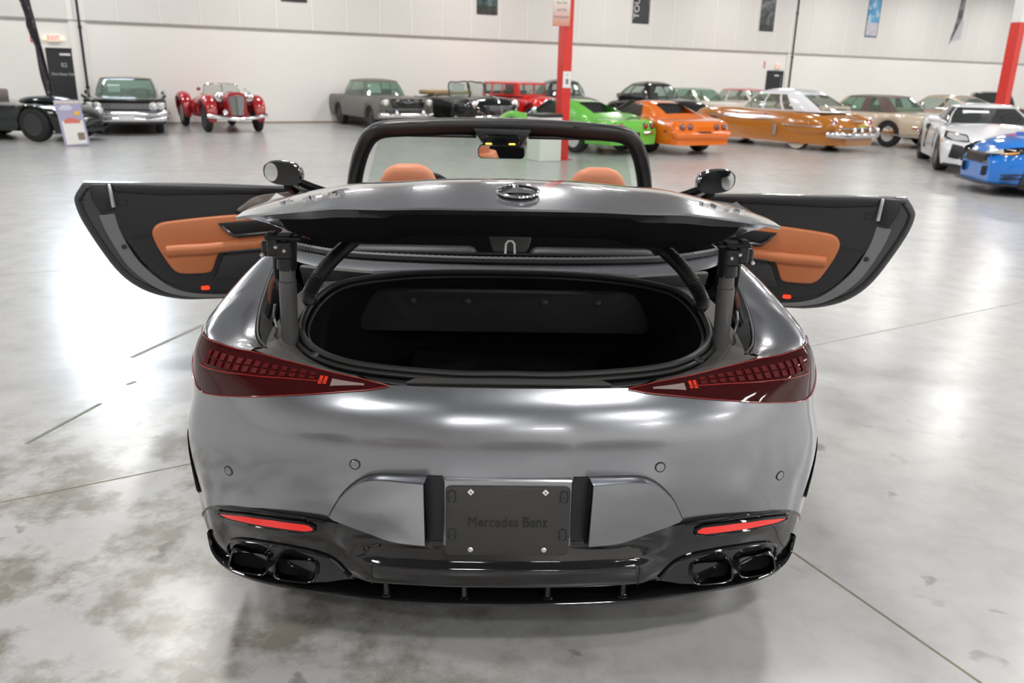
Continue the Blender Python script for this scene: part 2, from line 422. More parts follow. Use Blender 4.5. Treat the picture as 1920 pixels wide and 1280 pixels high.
# unseen daylight window added high in the far wall for the floor reflection
wl = bpy.data.lights.new('daylight', 'AREA'); wl.shape = 'RECTANGLE'; wl.size = 2.6; wl.size_y = 1.5; wl.energy = WINDOW_STRENGTH * 10; wl.color = (0.70, 0.86, 1.0)
wn = structure(mesh('unseen_window_1', tf(join(rbox(-1.4, 1.4, -0.07, -0.035, 5.0, 5.08, 0.005, 1), rbox(-1.4, 1.4, -0.07, -0.035, 6.62, 6.7, 0.005, 1), rbox(-1.4, -1.3, -0.07, -0.035, 5.0, 6.7, 0.005, 1), rbox(1.3, 1.4, -0.07, -0.035, 5.0, 6.7, 0.005, 1)), WM(-13.2)), M['white_steel'], smooth=False))
mesh('pane', tf(box(-1.3, 1.3, -0.045, -0.037, 5.08, 6.62), WM(-13.2)), mat('glow_pane', (0.8, 0.85, 0.9), rough=0.3, emit=(0.80, 0.90, 1.0), es=6.0), wn, smooth=False)
lo = bpy.data.objects.new('daylight', wl); COL.objects.link(lo)
lo.matrix_world = WM(-13.2, 0.06, 5.85) @ Matrix.Rotation(-math.pi / 2, 4, 'X')
put(lo, wn)

# ------------------------------------------------------------------ the grey convertible
car = thing('convertible_car', 'grey metallic two-door convertible with trunk lid raised and both doors open', 'car', (0, 2.3, 0), 0, world_coords=True)

PLAN = crom([(0, .0202), (.1, .0212), (.2, .025), (.4, .045), (.55, .075), (.68, .115), (.78, .165), (.85, .215), (.905, .275), (.94, .345), (.957, .43), (.965, .55), (.97, .75), (.97, 1.0), (.96, 1.3), (.945, 1.6)], 12)
ARC = np.concatenate([[0], np.cumsum(np.linalg.norm(np.diff(PLAN, axis=0), axis=1))])
_t = np.gradient(PLAN, axis=0); _t /= np.linalg.norm(_t, axis=1)[:, None]
NRM = np.stack([-_t[:, 1], _t[:, 0]], 1)
NRM[0] = (0, 1)
CZ = [.18, .24, .30, .36, .42, .5, .6, .68, .74, .78, .81, .83, .85, .87]; CI = [.10, .06, .04, .03, .03, .012, 0, .003, .02, .04, .062, .085, .115, .16]
SZ = [.18, .24, .30, .40, .5, .57, .62, .69, .75, .80, .84, .88, .92]; SI = [.045, .03, .018, .008, .0, 0, .006, .024, .032, .038, .047, .068, .10]
_cz = crom(list(zip(CZ, CI)), 10); _sz = crom(list(zip(SZ, SI)), 10)
def F(s, z, out=0.0):
    x, y = np.interp(s, ARC, PLAN[:, 0]), np.interp(s, ARC, PLAN[:, 1])
    nx, ny = np.interp(s, ARC, NRM[:, 0]), np.interp(s, ARC, NRM[:, 1])
    w = np.clip((x - .55) / .38, 0, 1); w = w * w * (3 - 2 * w)
    d = (1 - w) * np.interp(z, _cz[:, 0], _cz[:, 1]) + w * np.interp(z, _sz[:, 0], _sz[:, 1]) - out
    return (x + nx * d, y + ny * d, z)
SMAX = float(ARC[-1])
def fit(pts): 
    a = np.array(pts, float)
    return lambda s: float(np.interp(s, a[:, 0], a[:, 1]))
tl_bot = fit([(.32, .823), (.38, .814), (.455, .806), (.571, .791), (.63, .784), (.70, .773), (.787, .760), (.84, .751), (.90, .743), (.95, .745), (1.0, .762), (1.08, .80), (1.15, .85)])
tl_top = fit([(.32, .8245), (.404, .835), (.53, .845), (.66, .857), (.76, .8685), (.80, .8715), (.876, .880), (1.0, .886), (1.1, .882), (1.15, .87)])
S_T0, S_T1 = .322, 1.14
dif_top = fit([(0, .400), (.21, .400), (.31, .403), (.39, .424), (.48, .433), (.534, .4375), (.632, .437), (.70, .436), (.739, .431), (.81, .422), (.87, .405), (.92, .384), (.97, .35), (1.02, .31), (1.1, .25), (1.2, .21), (2.5, .20)])
WHEEL_Y, WHEEL_R, ARCH_R = 1.06, .345, .385
S_ARCH = [float(np.interp(y, PLAN[108:, 1], ARC[108:])) for y in (WHEEL_Y - ARCH_R, WHEEL_Y + ARCH_R)]
def body_low(s):
    y = float(np.interp(s, ARC, PLAN[:, 1])); z = dif_top(s)
    if abs(y - WHEEL_Y) < ARCH_R: z = max(z, WHEEL_R + math.sqrt(max(0, ARCH_R ** 2 - (y - WHEEL_Y) ** 2)) - .02)
    return z
def body_top(s):
    if s <= S_T0: return .824
    if s <= S_T1: return tl_bot(s)
    return fit([(S_T1, tl_bot(S_T1)), (S_T1 + .06, .868), (3, .868)])(s)
ss = np.concatenate([np.linspace(0, 1.3, 66), np.linspace(1.3, SMAX, 40)[1:]])
NZ = 16
rows = []
for k in range(NZ + 1):
    t = k / NZ
    rows.append([F(s, body_low(s) + (body_top(s) - body_low(s)) * t) for s in ss])
h = grid(rows, flip=True)
# plate recess and pods cut nothing: the bumper skin runs behind them
bumper = mesh('bumper_skin', join(h, mir(h)), M['paint'], car, sharp=60)
# turned-in top edge of the bumper
edge = [F(s, .824) for s in np.linspace(0, S_T0, 12)]
e2 = [(x, y + .012, z - .012) for x, y, z in edge]
g = grid([edge, e2]); mesh('bumper_top_edge', join(g, mir(g)), M['paint'], bumper)

# tail lamps
def patch(s0, s1, lo, hi, ns, nz, out):
    return grid([[F(s, lo(s) + (hi(s) - lo(s)) * k / nz, out) for s in np.linspace(s0, s1, ns)] for k in range(nz + 1)], flip=True)
for sg in (-1, 1):
    lens = mesh('tail_lamp', side(patch(S_T0, S_T1, tl_bot, tl_top, 50, 8, .004), sg), M['tail_red'], car)
    rim = [F(s, tl_bot(s), .006) for s in np.linspace(S_T0, S_T1, 50)] + [F(s, tl_top(s), .006) for s in np.linspace(S_T1, S_T0, 50)]
    mesh('lamp_rim', side(tube(rim, .0016, 6, closed=True), sg), M['tail_line'], lens)
    fr = lambda s, q: tl_bot(s) + (tl_top(s) - tl_bot(s)) * q
    mesh('light_line', side(tube([F(s, fr(s, .56 - .10 * (s - .55)), .006) for s in np.linspace(.50, .94, 30)], .0018, 6), sg), M['tail_line'], lens)
    for k in range(13):
        s = .535 + k * .030
        for q0, q1 in ((.62, .73), (.77, .87)):
            q0 += -.06 * (s - .55); 
            c = grid([[F(a, fr(a, q), .0075) for a in (s, s + .009, s + .018)] for q in (q0, (q0 + q1) / 2, q1)], flip=True)
            mesh('lamp_cell', side(c, sg), M['tail_cell'], lens)
    mesh('reversing_lamp', side(grid([[F(s, fr(s, .55 + (.36 * k / 3 - .18) * (.45 + .55 * (s - .39) / .095)), .0065) for s in np.linspace(.39, .485, 8)] for k in range(4)], flip=True), sg), M['tail_clear'], lens)
    for k in range(2):
        s = .498 + .014 * k
        mesh('lamp_cell', side(grid([[F(a, fr(a, q), .007) for a in (s, s + .01)] for q in (.46, .6, .80)], flip=True), sg), M['tail_hot'], lens)

# rear quarter panels (haunches)
UPTS = crom([(.775, .700, .345, .842), (.85, .738, .41, .858), (.95, .765, .53, .888), (1.1, .785, .70, .925), (1.3, .805, .90, .955), (1.5, .82, 1.12, .975), (1.75, .835, 1.36, .982), (2.05, .85, 1.6, .978)], 10)
def U(s): return Vector([float(np.interp(s, UPTS[:, 0], UPTS[:, i])) for i in (1, 2, 3)])
sq = np.concatenate([np.linspace(.775, 1.3, 40), np.linspace(1.3, SMAX, 24)[1:]])
def Lp(s):
    z = tl_top(s) if s <= S_T1 else body_top(s)
    if S_T1 < s < S_T1 + .08: z = tl_top(S_T1) + (body_top(s) - tl_top(S_T1)) * (s - S_T1) / .08
    return Vector(F(s, z))
rowsq = []
for k in range(13):
    w = k / 12; r = []
    for s in sq:
        L, u = Lp(s), U(s)
        c = Vector((L.x * .985 + u.x * .015, L.y, 0)); c.z = L.z + (u.z - L.z) * .88
        if s < 1.0:
            f = (s - .775) / .225
            c = (L + u) / 2 * (1 - f) + c * f + Vector((0, 0, .012 * (1 - f)))
        r.append((1 - w) ** 2 * L + 2 * w * (1 - w) * c + w * w * u)
    rowsq.append(r)
for sg in (-1, 1):
    q = mesh('quarter_panel', side(grid(rowsq, flip=True), sg), M['paint'], car, sharp=60)
    # black gutter wall inside the panel edge
    g0 = [U(s) for s in sq]; g1 = [p + Vector((-.004, 0, -.004)) for p in g0]
    g2 = [p + Vector((-.035, .0, -.035)) for p in g0]; g3 = [p + Vector((-.05, 0, -.085)) for p in g0]; g4 = [p + Vector((-.09, 0, -.11)) for p in g0]
    mesh('gutter', side(grid([g0, g1, g2, g3, g4], flip=True), sg), M['gloss_black'], q)
    mesh('gutter_seal', side(tube([p + Vector((-.006, 0, .001)) for p in g0], .004, 6), sg), M['rubber'], q)
    mesh('gutter_corner', side(grid([[U(s) + Vector((-.012, .0, .0)) for s in (.775, .82, .87, .92, .97)], [U(s) + Vector((-.045, .0, -.05)) for s in (.775, .82, .87, .92, .97)], [Vector((.66, .40, .80)), Vector((.68, .44, .80)), Vector((.69, .48, .805)), Vector((.70, .52, .81)), Vector((.71, .55, .815))]], flip=True), sg), M['plastic'], q)
    # side vent behind the wheel
    vs = [s for s in np.linspace(.957, 1.13, 16)]
    v_lo = fit([(.957, .418), (1.0, .405), (1.05, .42), (1.13, .46)]); v_hi = fit([(.957, .43), (.972, .485), (1.0, .53), (1.03, .562), (1.06, .574), (1.13, .578)])
    vent = mesh('side_vent', side(grid([[F(s, v_lo(s) + (v_hi(s) - v_lo(s)) * k / 4, .003) for s in vs] for k in range(5)], flip=True), sg), M['carpet'], car)

# number plate panel, pods
pod = crom([(.486, .458), (.462, .50), (.44, .535), (.405, .572), (.372, .594), (.335, .6035), (.28, .605)], 4).tolist() + [(.212, .606), (.215, .402)] + crom([(.26, .401), (.315, .404), (.39, .425), (.44, .438), (.478, .449)], 4).tolist()
pc = (.33, .50)
for sg in (-1, 1):
    def ring(scale, out, inn=0): return [F(pc[0] + (a - pc[0]) * scale, pc[1] + (z - pc[1]) * scale, out + inn * (.486 - (pc[0] + (a - pc[0]) * scale)) * 2.2) for a, z in pod]
    r = [ring(1.0, -.002), ring(.995, .008, .05), ring(.975, .014, .05), ring(.7, .014, .05), ring(.35, .014, .05), ring(.01, .014, .05)]
    p = mesh('bumper_pod', side(grid(r, closed=True, flip=True), sg), M['paint'], car, sharp=50)
    gap = tube([F(a, z, .002) for a, z in pod], .003, 6, closed=True)
    mesh('pod_gap', side(gap, sg), M['rubber'], p)
    slot = prism([(.170, .404), (.2135, .402), (.2125, .606), (.170, .606)], .020, .03, lambda a, b, c: F(a, b, .0035 + (c - .02) * .3))
    mesh('plate_slot', side(slot, sg), M['satin_black'], car, smooth=False)
    wall_ = grid([[F(.2105, z, o) for z in (.403, .45, .5, .55, .605)] for o in (-.002, .012, .024, .0375)])
    mesh('pod_inner_wall', side(wall_, sg), M['satin_black'], p, smooth=False)
    c = F(.401, .628); n = Vector((.12 * sg, -1, 0))
    for s, z, r_ in ((.401, .628, .0125), (.789, .547, .0125)):
        a, b_ = Vector(F(s - .01, z)), Vector(F(s + .01, z)); t = (b_ - a).normalized(); nn = Vector((t.y, -t.x, 0))
        sen = lathe([(r_ + .0018, 0), (r_ + .0018, .0012), (r_, .0016), (r_, .0006), (r_ * .9, .0022), (0, .0026)], 20, frame(F(s, z), nn))
        mesh('parking_sensor', side(sen, sg), M['paint'], car)
        mesh('sensor_gap', side(lathe([(r_ + .0022, 0.0004), (r_ + .0022, .0015), (r_ + .0002, .0018)], 20, frame(F(s, z), nn)), sg), M['rubber'], bumper)
backing = mesh('plate_panel', bevelled(prism([(-.169, .404), (.169, .404), (.169, .603), (-.169, .603)], .012, .06), .004, 1), M['paint'], car)
# number plate holder
def rrect(x0, x1, z0, z1, r, n=5):
    out = []
    for cx, cz, a0 in ((x1 - r, z1 - r, 0), (x0 + r, z1 - r, 90), (x0 + r, z0 + r, 180), (x1 - r, z0 + r, 270)):
        for k in range(n + 1):
            a = math.radians(a0 + 90 * k / n); out.append((cx + r * math.cos(a), cz + r * math.sin(a)))
    return out
TILT = math.radians(-4)
def plate_fn(a, b, c): return (a, c + (b - .41) * math.tan(math.radians(4)), b)
PY = -.008
pl = mesh('plate_holder', bevelled(prism(rrect(-.163, .163, .392, .585, .014), PY, PY + .018, plate_fn), .003, 2), M['plate'], car)
MP = Matrix.Translation((0, PY - .0004 + (.487 - .41) * math.tan(math.radians(4)), .487)) @ Matrix.Rotation(math.radians(90 - 4), 4, 'X')
mesh('plate_lettering', text_mesh('Mercedes Benz', .0425, MP, .0012, squash=.80), M['plate_text'], pl, smooth=False)
for x, z in ((-.097, .573), (.097, .573)):
    mesh('plate_washer', prism([(x - .0085, z), (x, z - .0085), (x + .0085, z), (x, z + .0085)], PY - .003, PY, plate_fn), M['white_plastic'], pl, smooth=False)
    mesh('plate_hole', tf(lathe([(.0022, 0), (.0022, .0006), (0, .0006)], 10), frame(plate_fn(x, z, PY - .003), (0, -1, .07))), M['rubber'], pl)
for x, z in ((-.097, .409), (.097, .409)):
    mesh('plate_screw', lathe([(.0072, 0), (.0072, .002), (.005, .0042), (.0015, .0046), (.0012, .0035), (0, .0035)], 16, frame(plate_fn(x, z, PY), (0, -1, .07))), M['zinc'], pl)
for x, z in ((-.146, .561), (.146, .561), (-.146, .452), (.146, .452)):
    sl = [(x + a, z + b) for a, b in rrect(-.0095, .0095, -.017, .017, .0094, 6)]
    mesh('plate_slot_ring', tube([plate_fn(a, b, PY - .001) for a, b in sl], .0014, 5, closed=True), M['satin_black'], pl)
    mesh('plate_slot_screw', lathe([(.0042, 0), (.0042, .002), (0, .003)], 10, frame(plate_fn(x, z - .007, PY), (0, -1, .07))), M['dark_chrome'], pl)

# black diffuser
def DF(s, z):
    """skin of the diffuser, set on the bumper plan"""
    x, y = np.interp(s, ARC, PLAN[:, 0]), np.interp(s, ARC, PLAN[:, 1])
    nx, ny = np.interp(s, ARC, NRM[:, 0]), np.interp(s, ARC, NRM[:, 1])
    w = np.clip((s - .36) / .12, 0, 1); w = w * w * (3 - 2 * w)
    mid = np.interp(z, [.255, .262, .275, .318, .328, .334, .384, .394, .405, .45], [.03, .012, .006, .004, .008, .018, .038, .033, .027, .03])
    out = np.interp(z, [.20, .24, .30, .33, .37, .40, .44], [.055, .045, .035, .03, .022, .020, .018])
    d = (1 - w) * mid + w * out
    w2 = np.clip((x - .72) / .2, 0, 1); d = d * (1 - w2) + w2 * np.interp(z, _sz[:, 0], _sz[:, 1])
    return (float(x + nx * d), float(y + ny * d), float(z))
d_bot = fit([(0, .258), (.36, .258), (.44, .250), (.52, .222), (.60, .205), (1.2, .20)])
sd = np.linspace(0, 1.06, 70)
rows = [[DF(s, d_bot(s) + (dif_top(s) + .004 - d_bot(s)) * t) for s in sd] for t in [0, .04, .1, .2, .3, .4, .45, .5, .54, .58, .64, .72, .8, .88, .94, 1]]
g = grid(rows, flip=True)
diff = mesh('diffuser', join(g, mir(g)), M['gloss_black'], car, sharp=40)
for sg in (-1, 1):
    top = [DF(s, dif_top(s) + .002) for s in np.linspace(.5, 1.02, 40)]
    mesh('diffuser_edge', side(tube([(x, y - .003, z) for x, y, z in top], .003, 6), sg), M['gloss_black'], diff)
    r_lo = fit([(.535, .407), (.56, .400), (.655, .396), (.767, .388), (.82, .384), (.858, .386)]); r_hi = fit([(.535, .413), (.55, .4225), (.66, .4185), (.763, .4075), (.83, .394), (.858, .388)])
    rf = mesh('rear_reflector', side(grid([[Vector(DF(s, r_lo(s) + (r_hi(s) - r_lo(s)) * k / 3)) + Vector((.002, -.006, 0)) for s in np.linspace(.535, .858, 26)] for k in range(4)], flip=True), sg), M['reflector'], car)
    loop = [Vector(DF(s, r_lo(s) - .004)) + Vector((.002, -.004, 0)) for s in np.linspace(.53, .865, 20)] + [Vector(DF(s, r_hi(s) + .004)) + Vector((.002, -.004, 0)) for s in np.linspace(.865, .53, 20)]
    mesh('reflector_frame', side(tube(loop, .004, 6, closed=True), sg), M['gloss_black'], rf)
    sea = [DF(.37, z) for z in np.linspace(.262, .33, 8)]
    mesh('diffuser_seam', side(tube([(x, y - .001, z) for x, y, z in sea], .0018, 5), sg), M['rubber'], diff)
# dark under-tray behind the fins
mesh('under_tray', join(prism([(-.62, .16), (.62, .16), (.62, .26), (-.62, .26)], .30, .32), box(-.66, .66, .30, 1.6, .165, .18)), M['satin_black'], diff, smooth=False)
g = grid([[(x, .05 + .11 * (x / .6) ** 2 + .02, .26) for x in np.linspace(-.6, .6, 13)], [(x, .31, .262) for x in np.linspace(-.6, .6, 13)]])
mesh('diffuser_roof', g, M['satin_black'], diff)
for x in (-.335, -.115, .12, .335):
    mesh('diffuser_fin', rbox(x - .009, x + .009, .075 + .1 * x * x, .30, .188, .262, .004, 1), M['gloss_black'], diff)
    mesh('fin_foot', lathe([(.016, 0), (.014, .006), (0, .008)], 10, frame((x, .085 + .1 * x * x, .197), (0, -.3, 1))), M['gloss_black'], diff)
# splitter lip
lip = crom([(0, .059, .190), (.18, .063, .190), (.37, .080, .190), (.53, .115, .190), (.69, .160, .190), (.79, .205, .191), (.85, .245, .197), (.882, .275, .215), (.892, .285, .245), (.888, .27, .283)], 6)
lp = [Vector(p) for p in lip]
def lip_rows():
    o, i, b = [], [], []
    n = len(lp)
    for k, p in enumerate(lp):
        t = (lp[min(k + 1, n - 1)] - lp[max(k - 1, 0)]).normalized()
        up = max(0, min(1, (p.z - .192) / .04))
        inw = Vector((-.2 * up, 1 - up * .2, 0)).normalized()
        dep = .20 * (1 - up) + .05 * up
        o.append(p); i.append(p + inw * dep + Vector((0, 0, -.006)))
        b.append(p + Vector((.0, .004, -.010 * (1 - up))) + Vector((-.008 * up, 0, 0)))
    return o, i, b
o_, i_, b_ = lip_rows()
top = [p + Vector((-.003, .006, .006)) for p in o_]
g = grid([i_, top, o_, b_, [p + Vector((0, 0, -.012)) for p in i_]])
mesh('splitter_lip', join(g, mir(g)), M['gloss_black'], car, sharp=50)
# exhaust tips
def quad_round(pts, r=.28, n=4):
    out = []
    for k in range(4):
        p0, p1, p2 = (np.array(pts[(k + j) % 4], float) for j in (-1, 0, 1))
        a = p1 + (p0 - p1) * r; b = p1 + (p2 - p1) * r
        for j in range(n + 1):
            t = j / n; out.append((1 - t) ** 2 * a + 2 * t * (1 - t) * p1 + t * t * b)
    return out
for sg in (-1, 1):
    for pts in ([(.520, .100, .300), (.646, .110, .302), (.660, .112, .230), (.537, .100, .222)], [(.667, .138, .297), (.786, .168, .288), (.806, .172, .222), (.683, .142, .216)]):
        q = quad_round(pts); c = sum(q) / len(q)
        def sc(f, dy, dz=0): return [tuple(c + (p - c) * f + np.array((0, dy, dz))) for p in q]
        body_ = grid([sc(1.04, .10, .012), sc(1.03, .03, .004), sc(1.0, .004), sc(.97, 0), sc(.90, .003), sc(.86, .02), sc(.84, .09)], closed=True)
        ex = mesh('exhaust_tip', side(body_, sg), M['dark_chrome'], car, sharp=50)
        n = len(q)
        V = sc(.88, .028); mesh('exhaust_bore', side((V, [tuple(range(n))]), sg), M['carpet'], ex)
    hp = crom([(.44, .1, .262), (.50, .1, .318), (.60, .12, .332), (.72, .15, .325), (.80, .19, .305), (.835, .22, .265), (.83, .22, .225)], 6)
    hs = [float(np.interp(p[0], PLAN[:, 0], ARC)) for p in hp]
    mesh('exhaust_surround', side(tube([Vector(DF(s, p[2])) + Vector((0, -.004, 0)) for s, p in zip(hs, hp)], .0045, 6), sg), M['gloss_black'], diff)

# trunk opening
RING = crom([(0, .25, .803), (.155, .258, .800), (.382, .30, .803), (.515, .365, .808), (.603, .45, .828), (.628, .53, .862), (.608, .64, .905), (.545, .745, .932), (.385, .845, .938), (.2, .875, .943), (0, .882, .944)], 8)
ring = [Vector(p) for p in RING]; full = ring + [Vector((-p.x, p.y, p.z)) for p in ring[-2:0:-1]]
cen = Vector((0, .56, .84))
def off(f, dz): return [Vector((cen.x + (p.x - cen.x) * f, cen.y + (p.y - cen.y) * f, p.z + dz)) for p in full]
flange = off(1.035, -.028)
tub = mesh('trunk_tub', grid([flange, off(1.02, -.012), off(1.0, -.004), off(.985, -.01), off(.97, -.05), [Vector((p.x * .93, .25 + (p.y - .25) * (1.25 if p.y > .6 else 1) , .56)) for p in full], [Vector((p.x * .85, .27 + (p.y - .25) * (1.25 if p.y > .6 else 1), .44)) for p in full]], closed=True), M['carpet'], car)
mesh('trunk_floor', ([(-.62, .2, .445), (.62, .2, .445), (.62, 1.15, .445), (-.62, 1.15, .445)], [(0, 1, 2, 3)]), M['carpet'], tub)
seal = mesh('trunk_seal', tube(off(1.0, .004), .0105, 8, closed=True), M['rubber'], car)
mesh('seal_lip', tube(off(1.028, -.010), .007, 8, closed=True), M['rubber'], seal)
mesh('seal_lip', tube(off(.972, -.010), .006, 8, closed=True), M['rubber'], seal)
box_ = bevelled(prism([(-.50, .75), (.50, .75), (.515, .90), (-.515, .90)], .80, .86), .02, 2)
panel = mesh('roof_box_panel', box_, mat('trunk_liner', (.016, .016, .018), rough=.9, bump=.5, bscale=500), car)
for x in (-.315, -.129, .133, .317):
    mesh('liner_clip', lathe([(.0125, 0), (.0125, .004), (.008, .007), (0, .008)], 14, frame((x, .80, .863), (0, -1, 0))), M['plastic'], panel)
mesh('floor_box', rbox(-.33, .33, .72, 1.0, .44, .64, .02, 2), M['carpet'], tub)

# deck between the opening and the panels
def outer_pt(p):
    # matching point on the body side for a ring point
    return p
OUT = crom([(0, .112, .818), (.16, .114, .818), (.31, .125, .822), (.505, .182, .840), (.695, .262, .862), (.722, .40, .835), (.72, .60, .85), (.70, .80, .885), (.60, .96, .915), (.3, .985, .93), (0, .99, .935)], 8)
outl = [Vector(p) for p in OUT]
inl = [Vector((p.x * 1.03, cen.y + (p.y - cen.y) * 1.03, p.z - .025)) for p in ring]
mid1 = [a.lerp(b, .35) + Vector((0, 0, -.004)) for a, b in zip(inl, outl)]; mid2 = [a.lerp(b, .8) + Vector((0, 0, -.002)) for a, b in zip(inl, outl)]
N = len(ring)
for nm, a, b, m in (('deck_sill', 0, 18, 'plastic'), ('deck_corner', 18, 41, 'dust_plastic'), ('deck_side', 40, 65, 'plastic'), ('deck_front', 64, N, 'deck_metal')):
    sl = slice(a, b)
    g = grid([inl[sl], mid1[sl], mid2[sl], outl[sl]])
    if nm in ('deck_sill', 'deck_front'):
        mesh(nm, join(g, mir(g)), M[m], car)
    else:
        for sg in (-1, 1): mesh(nm, side(g, sg), M[m], car)
sill = bevelled(prism([(-.275, 0), (.275, 0), (.255, .055), (-.255, .055)], 0, .012, lambda a, b, c: (a, .125 + b + .1 * a * a, .815 - b * .18 + c)), .004, 1)
mesh('loading_sill', sill, M['plastic'], car)
for sg in (-1, 1):
    mesh('deck_grommet', side(lathe([(.014, 0), (.012, .004), (.006, .002), (0, .002)], 12, frame((.555, .335, .826), (0, -.2, 1))), sg), M['rubber'], car)
    mesh('side_cover', side(bevelled(prism([(.47, .85), (.70, .86), (.72, .955), (.46, .935)], .90, .94, lambda a, b, c: (a, c, b)), .012, 2), sg), M['plastic'], car)
# ribbed tonneau seal and strip
rp = crom([(-.84, 1.16, .985), (-.765, 1.13, .972), (-.586, 1.105, .952), (-.3, 1.085, .945), (0, 1.08, .943), (.3, 1.085, .945), (.586, 1.105, .952), (.765, 1.13, .972), (.84, 1.16, .985)], 26)
rr = [.017 + .0022 * (k % 2) for k in range(len(rp))]
mesh('tonneau_seal', tube(rp, rr, 8), mat('seal_grey', (.045, .045, .052), rough=.5), car)
g = grid([[(p[0] * .97, p[1] - .025, p[2] - .008) for p in rp], [(p[0] * .95, p[1] - .075, p[2] - .016) for p in rp], [(p[0] * .93, p[1] - .12, p[2] - .035) for p in rp]])
mesh('tonneau_strip', g, M['paint'], car)
g = grid([[(p[0] * .95, p[1] + .01, p[2]) for p in rp], [(p[0] * .93, p[1] + .06, p[2] - .06) for p in rp], [(p[0] * .9, p[1] + .1, .62) for p in rp]])
mesh('roof_well', g, M['carpet'], car)

# lid lifters and hoses
for sg in (-1, 1):
    st = mesh('lid_lifter', side(join(tube([(.655, .475, .79), (.650, .46, .90), (.643, .44, 1.02)], .0255, 16), tube([(.643, .44, 1.02), (.636, .43, 1.12)], .023, 16)), sg), M['strut'], car, sharp=45)
    mesh('lifter_sleeve', side(tube([(.6435, .441, 1.055), (.634, .428, 1.145)], .0285, 14), sg), M['satin_black'], st)
    for k, (x, y, z, a, b, c) in enumerate(((.640, .415, 1.118, .022, .03, .026), (.668, .40, 1.135, .014, .02, .034), (.69, .405, 1.120, .010, .012, .022), (.648, .40, 1.156, .038, .03, .006), (.612, .42, 1.15, .02, .03, .008))):
        mesh('lifter_bracket', side(rbox(x - a, x + a, y - b, y + b, z - c, z + c, .005, 1), sg), M['satin_black'], st)
    for x, z in ((.655, 1.128), (.632, 1.118), (.694, 1.105)):
        mesh('bracket_bolt', side(lathe([(.007, 0), (.007, .004), (.004, .007), (0, .007)], 6, frame((x, .384, z), (0, -1, 0))), sg), M['zinc'], st)
    mesh('link_arm', side(tube(crom([(.672, .44, 1.11), (.682, .47, 1.02), (.676, .50, .95), (.690, .53, .87), (.682, .56, .82)], 6), .008, 6), sg), M['satin_black'], st)
    mesh('release_cable', side(tube(crom([(.690, .46, .94), (.698, .47, .90), (.692, .47, .86), (.702, .48, .835), (.700, .48, .81)], 6), .0045, 6), sg), M['alu'], st)
    hp = crom([(.47, .80, 1.105), (.513, .74, 1.068), (.557, .66, 1.030), (.595, .61, .980), (.618, .60, .935), (.622, .63, .905), (.615, .70, .89)], 17)
    hr = [.0205 + .004 * (k % 2) for k in range(len(hp))]
    for k in range(len(hp) - 26, len(hp)): hr[k] = .023
    mesh('corrugated_hose', side(tube(hp, hr, 12), sg), M['rubber'], car, sharp=80)

# raised trunk lid
l_rear = crom([(0, .06, 1.297), (.2, .08, 1.2935), (.317, .11, 1.2855), (.425, .15, 1.2795), (.48, .17, 1.273), (.627, .24, 1.2475), (.70, .28, 1.233), (.735, .303, 1.224)], 6)
def lid_rear(x): return float(np.interp(abs(x), l_rear[:, 0], l_rear[:, 1])), float(np.interp(abs(x), l_rear[:, 0], l_rear[:, 2]))
_g = crom([(0, 0), (.09, .019), (.19, .0335), (.29, .034), (.44, .019), (.64, -.014), (.92, -.062)], 6)
def lid_top(x, v):
    yr, zr = lid_rear(x); yf = .985 - .06 * (x / .735) ** 2
    y = yr + (yf - yr) * v; k = 1 - .85 * (abs(x) / .735) ** 1.7
    gz = float(np.interp(y - yr, _g[:, 0], _g[:, 1])); gz = gz * k if gz > 0 else gz
    return Vector((x * (1 + .03 * v), y, zr + gz - .045 * (1 - k) * max(0, v - .15)))
xs = np.linspace(-.735, .735, 61); vs = [0, .03, .07, .12, .18, .25, .33, .42, .52, .63, .75, .88, 1]
rows = [[lid_top(x, v) for x in xs] for v in vs]
rim = [lid_top(x, 0) + Vector((0, .004, -.006)) for x in xs]
bk = [lid_top(x, 1) + Vector((0, .0, -.02)) for x in xs]
lid = mesh('trunk_lid', grid([rim] + rows + [bk]), M['paint'], car, sharp=60)
def under_z(x):
    a = abs(x)
    return float(np.interp(a, [0, .26, .30, .335, .36, .50, .56, .62, .68, .735], [1.172, 1.172, 1.168, 1.155, 1.150, 1.150, 1.158, 1.178, 1.200, 1.215]))
u0 = [lid_top(x, 0) + Vector((0, .012, -.010)) for x in xs]
u1 = [lid_top(x, 0) + Vector((0, .035, -.022 if abs(x) < .30 else -.03 * (1 - .65 * min(1, max(0, (abs(x) - .52) / .2))))) for x in xs]
def low(x, dy=0.0, dz=0.0):
    yr, zr = lid_rear(x); return Vector((x * .985, max(.36, yr + .09) + dy, under_z(x) + dz))
u2 = [u1[i].lerp(low(x), .5) + Vector((0, -.01, 0)) for i, x in enumerate(xs)]
u3 = [low(x) for x in xs]; u4 = [low(x, .05, -.004) for x in xs]; u5 = [low(x, .30, .02) for x in xs]
u6 = [lid_top(x, .97) + Vector((0, 0, -.03)) for x in xs]
k1 = [i for i, x in enumerate(xs) if abs(x) < .625]
sub = lambda r: [r[i] for i in k1]
lining = mesh('lid_lining', grid([sub(u1), sub(u2), sub(u3), sub(u4), sub(u5), sub(u6)]), M['carpet'], lid)
mesh('lid_flange', grid([rim, u0, u1]), M['paint'], lid)
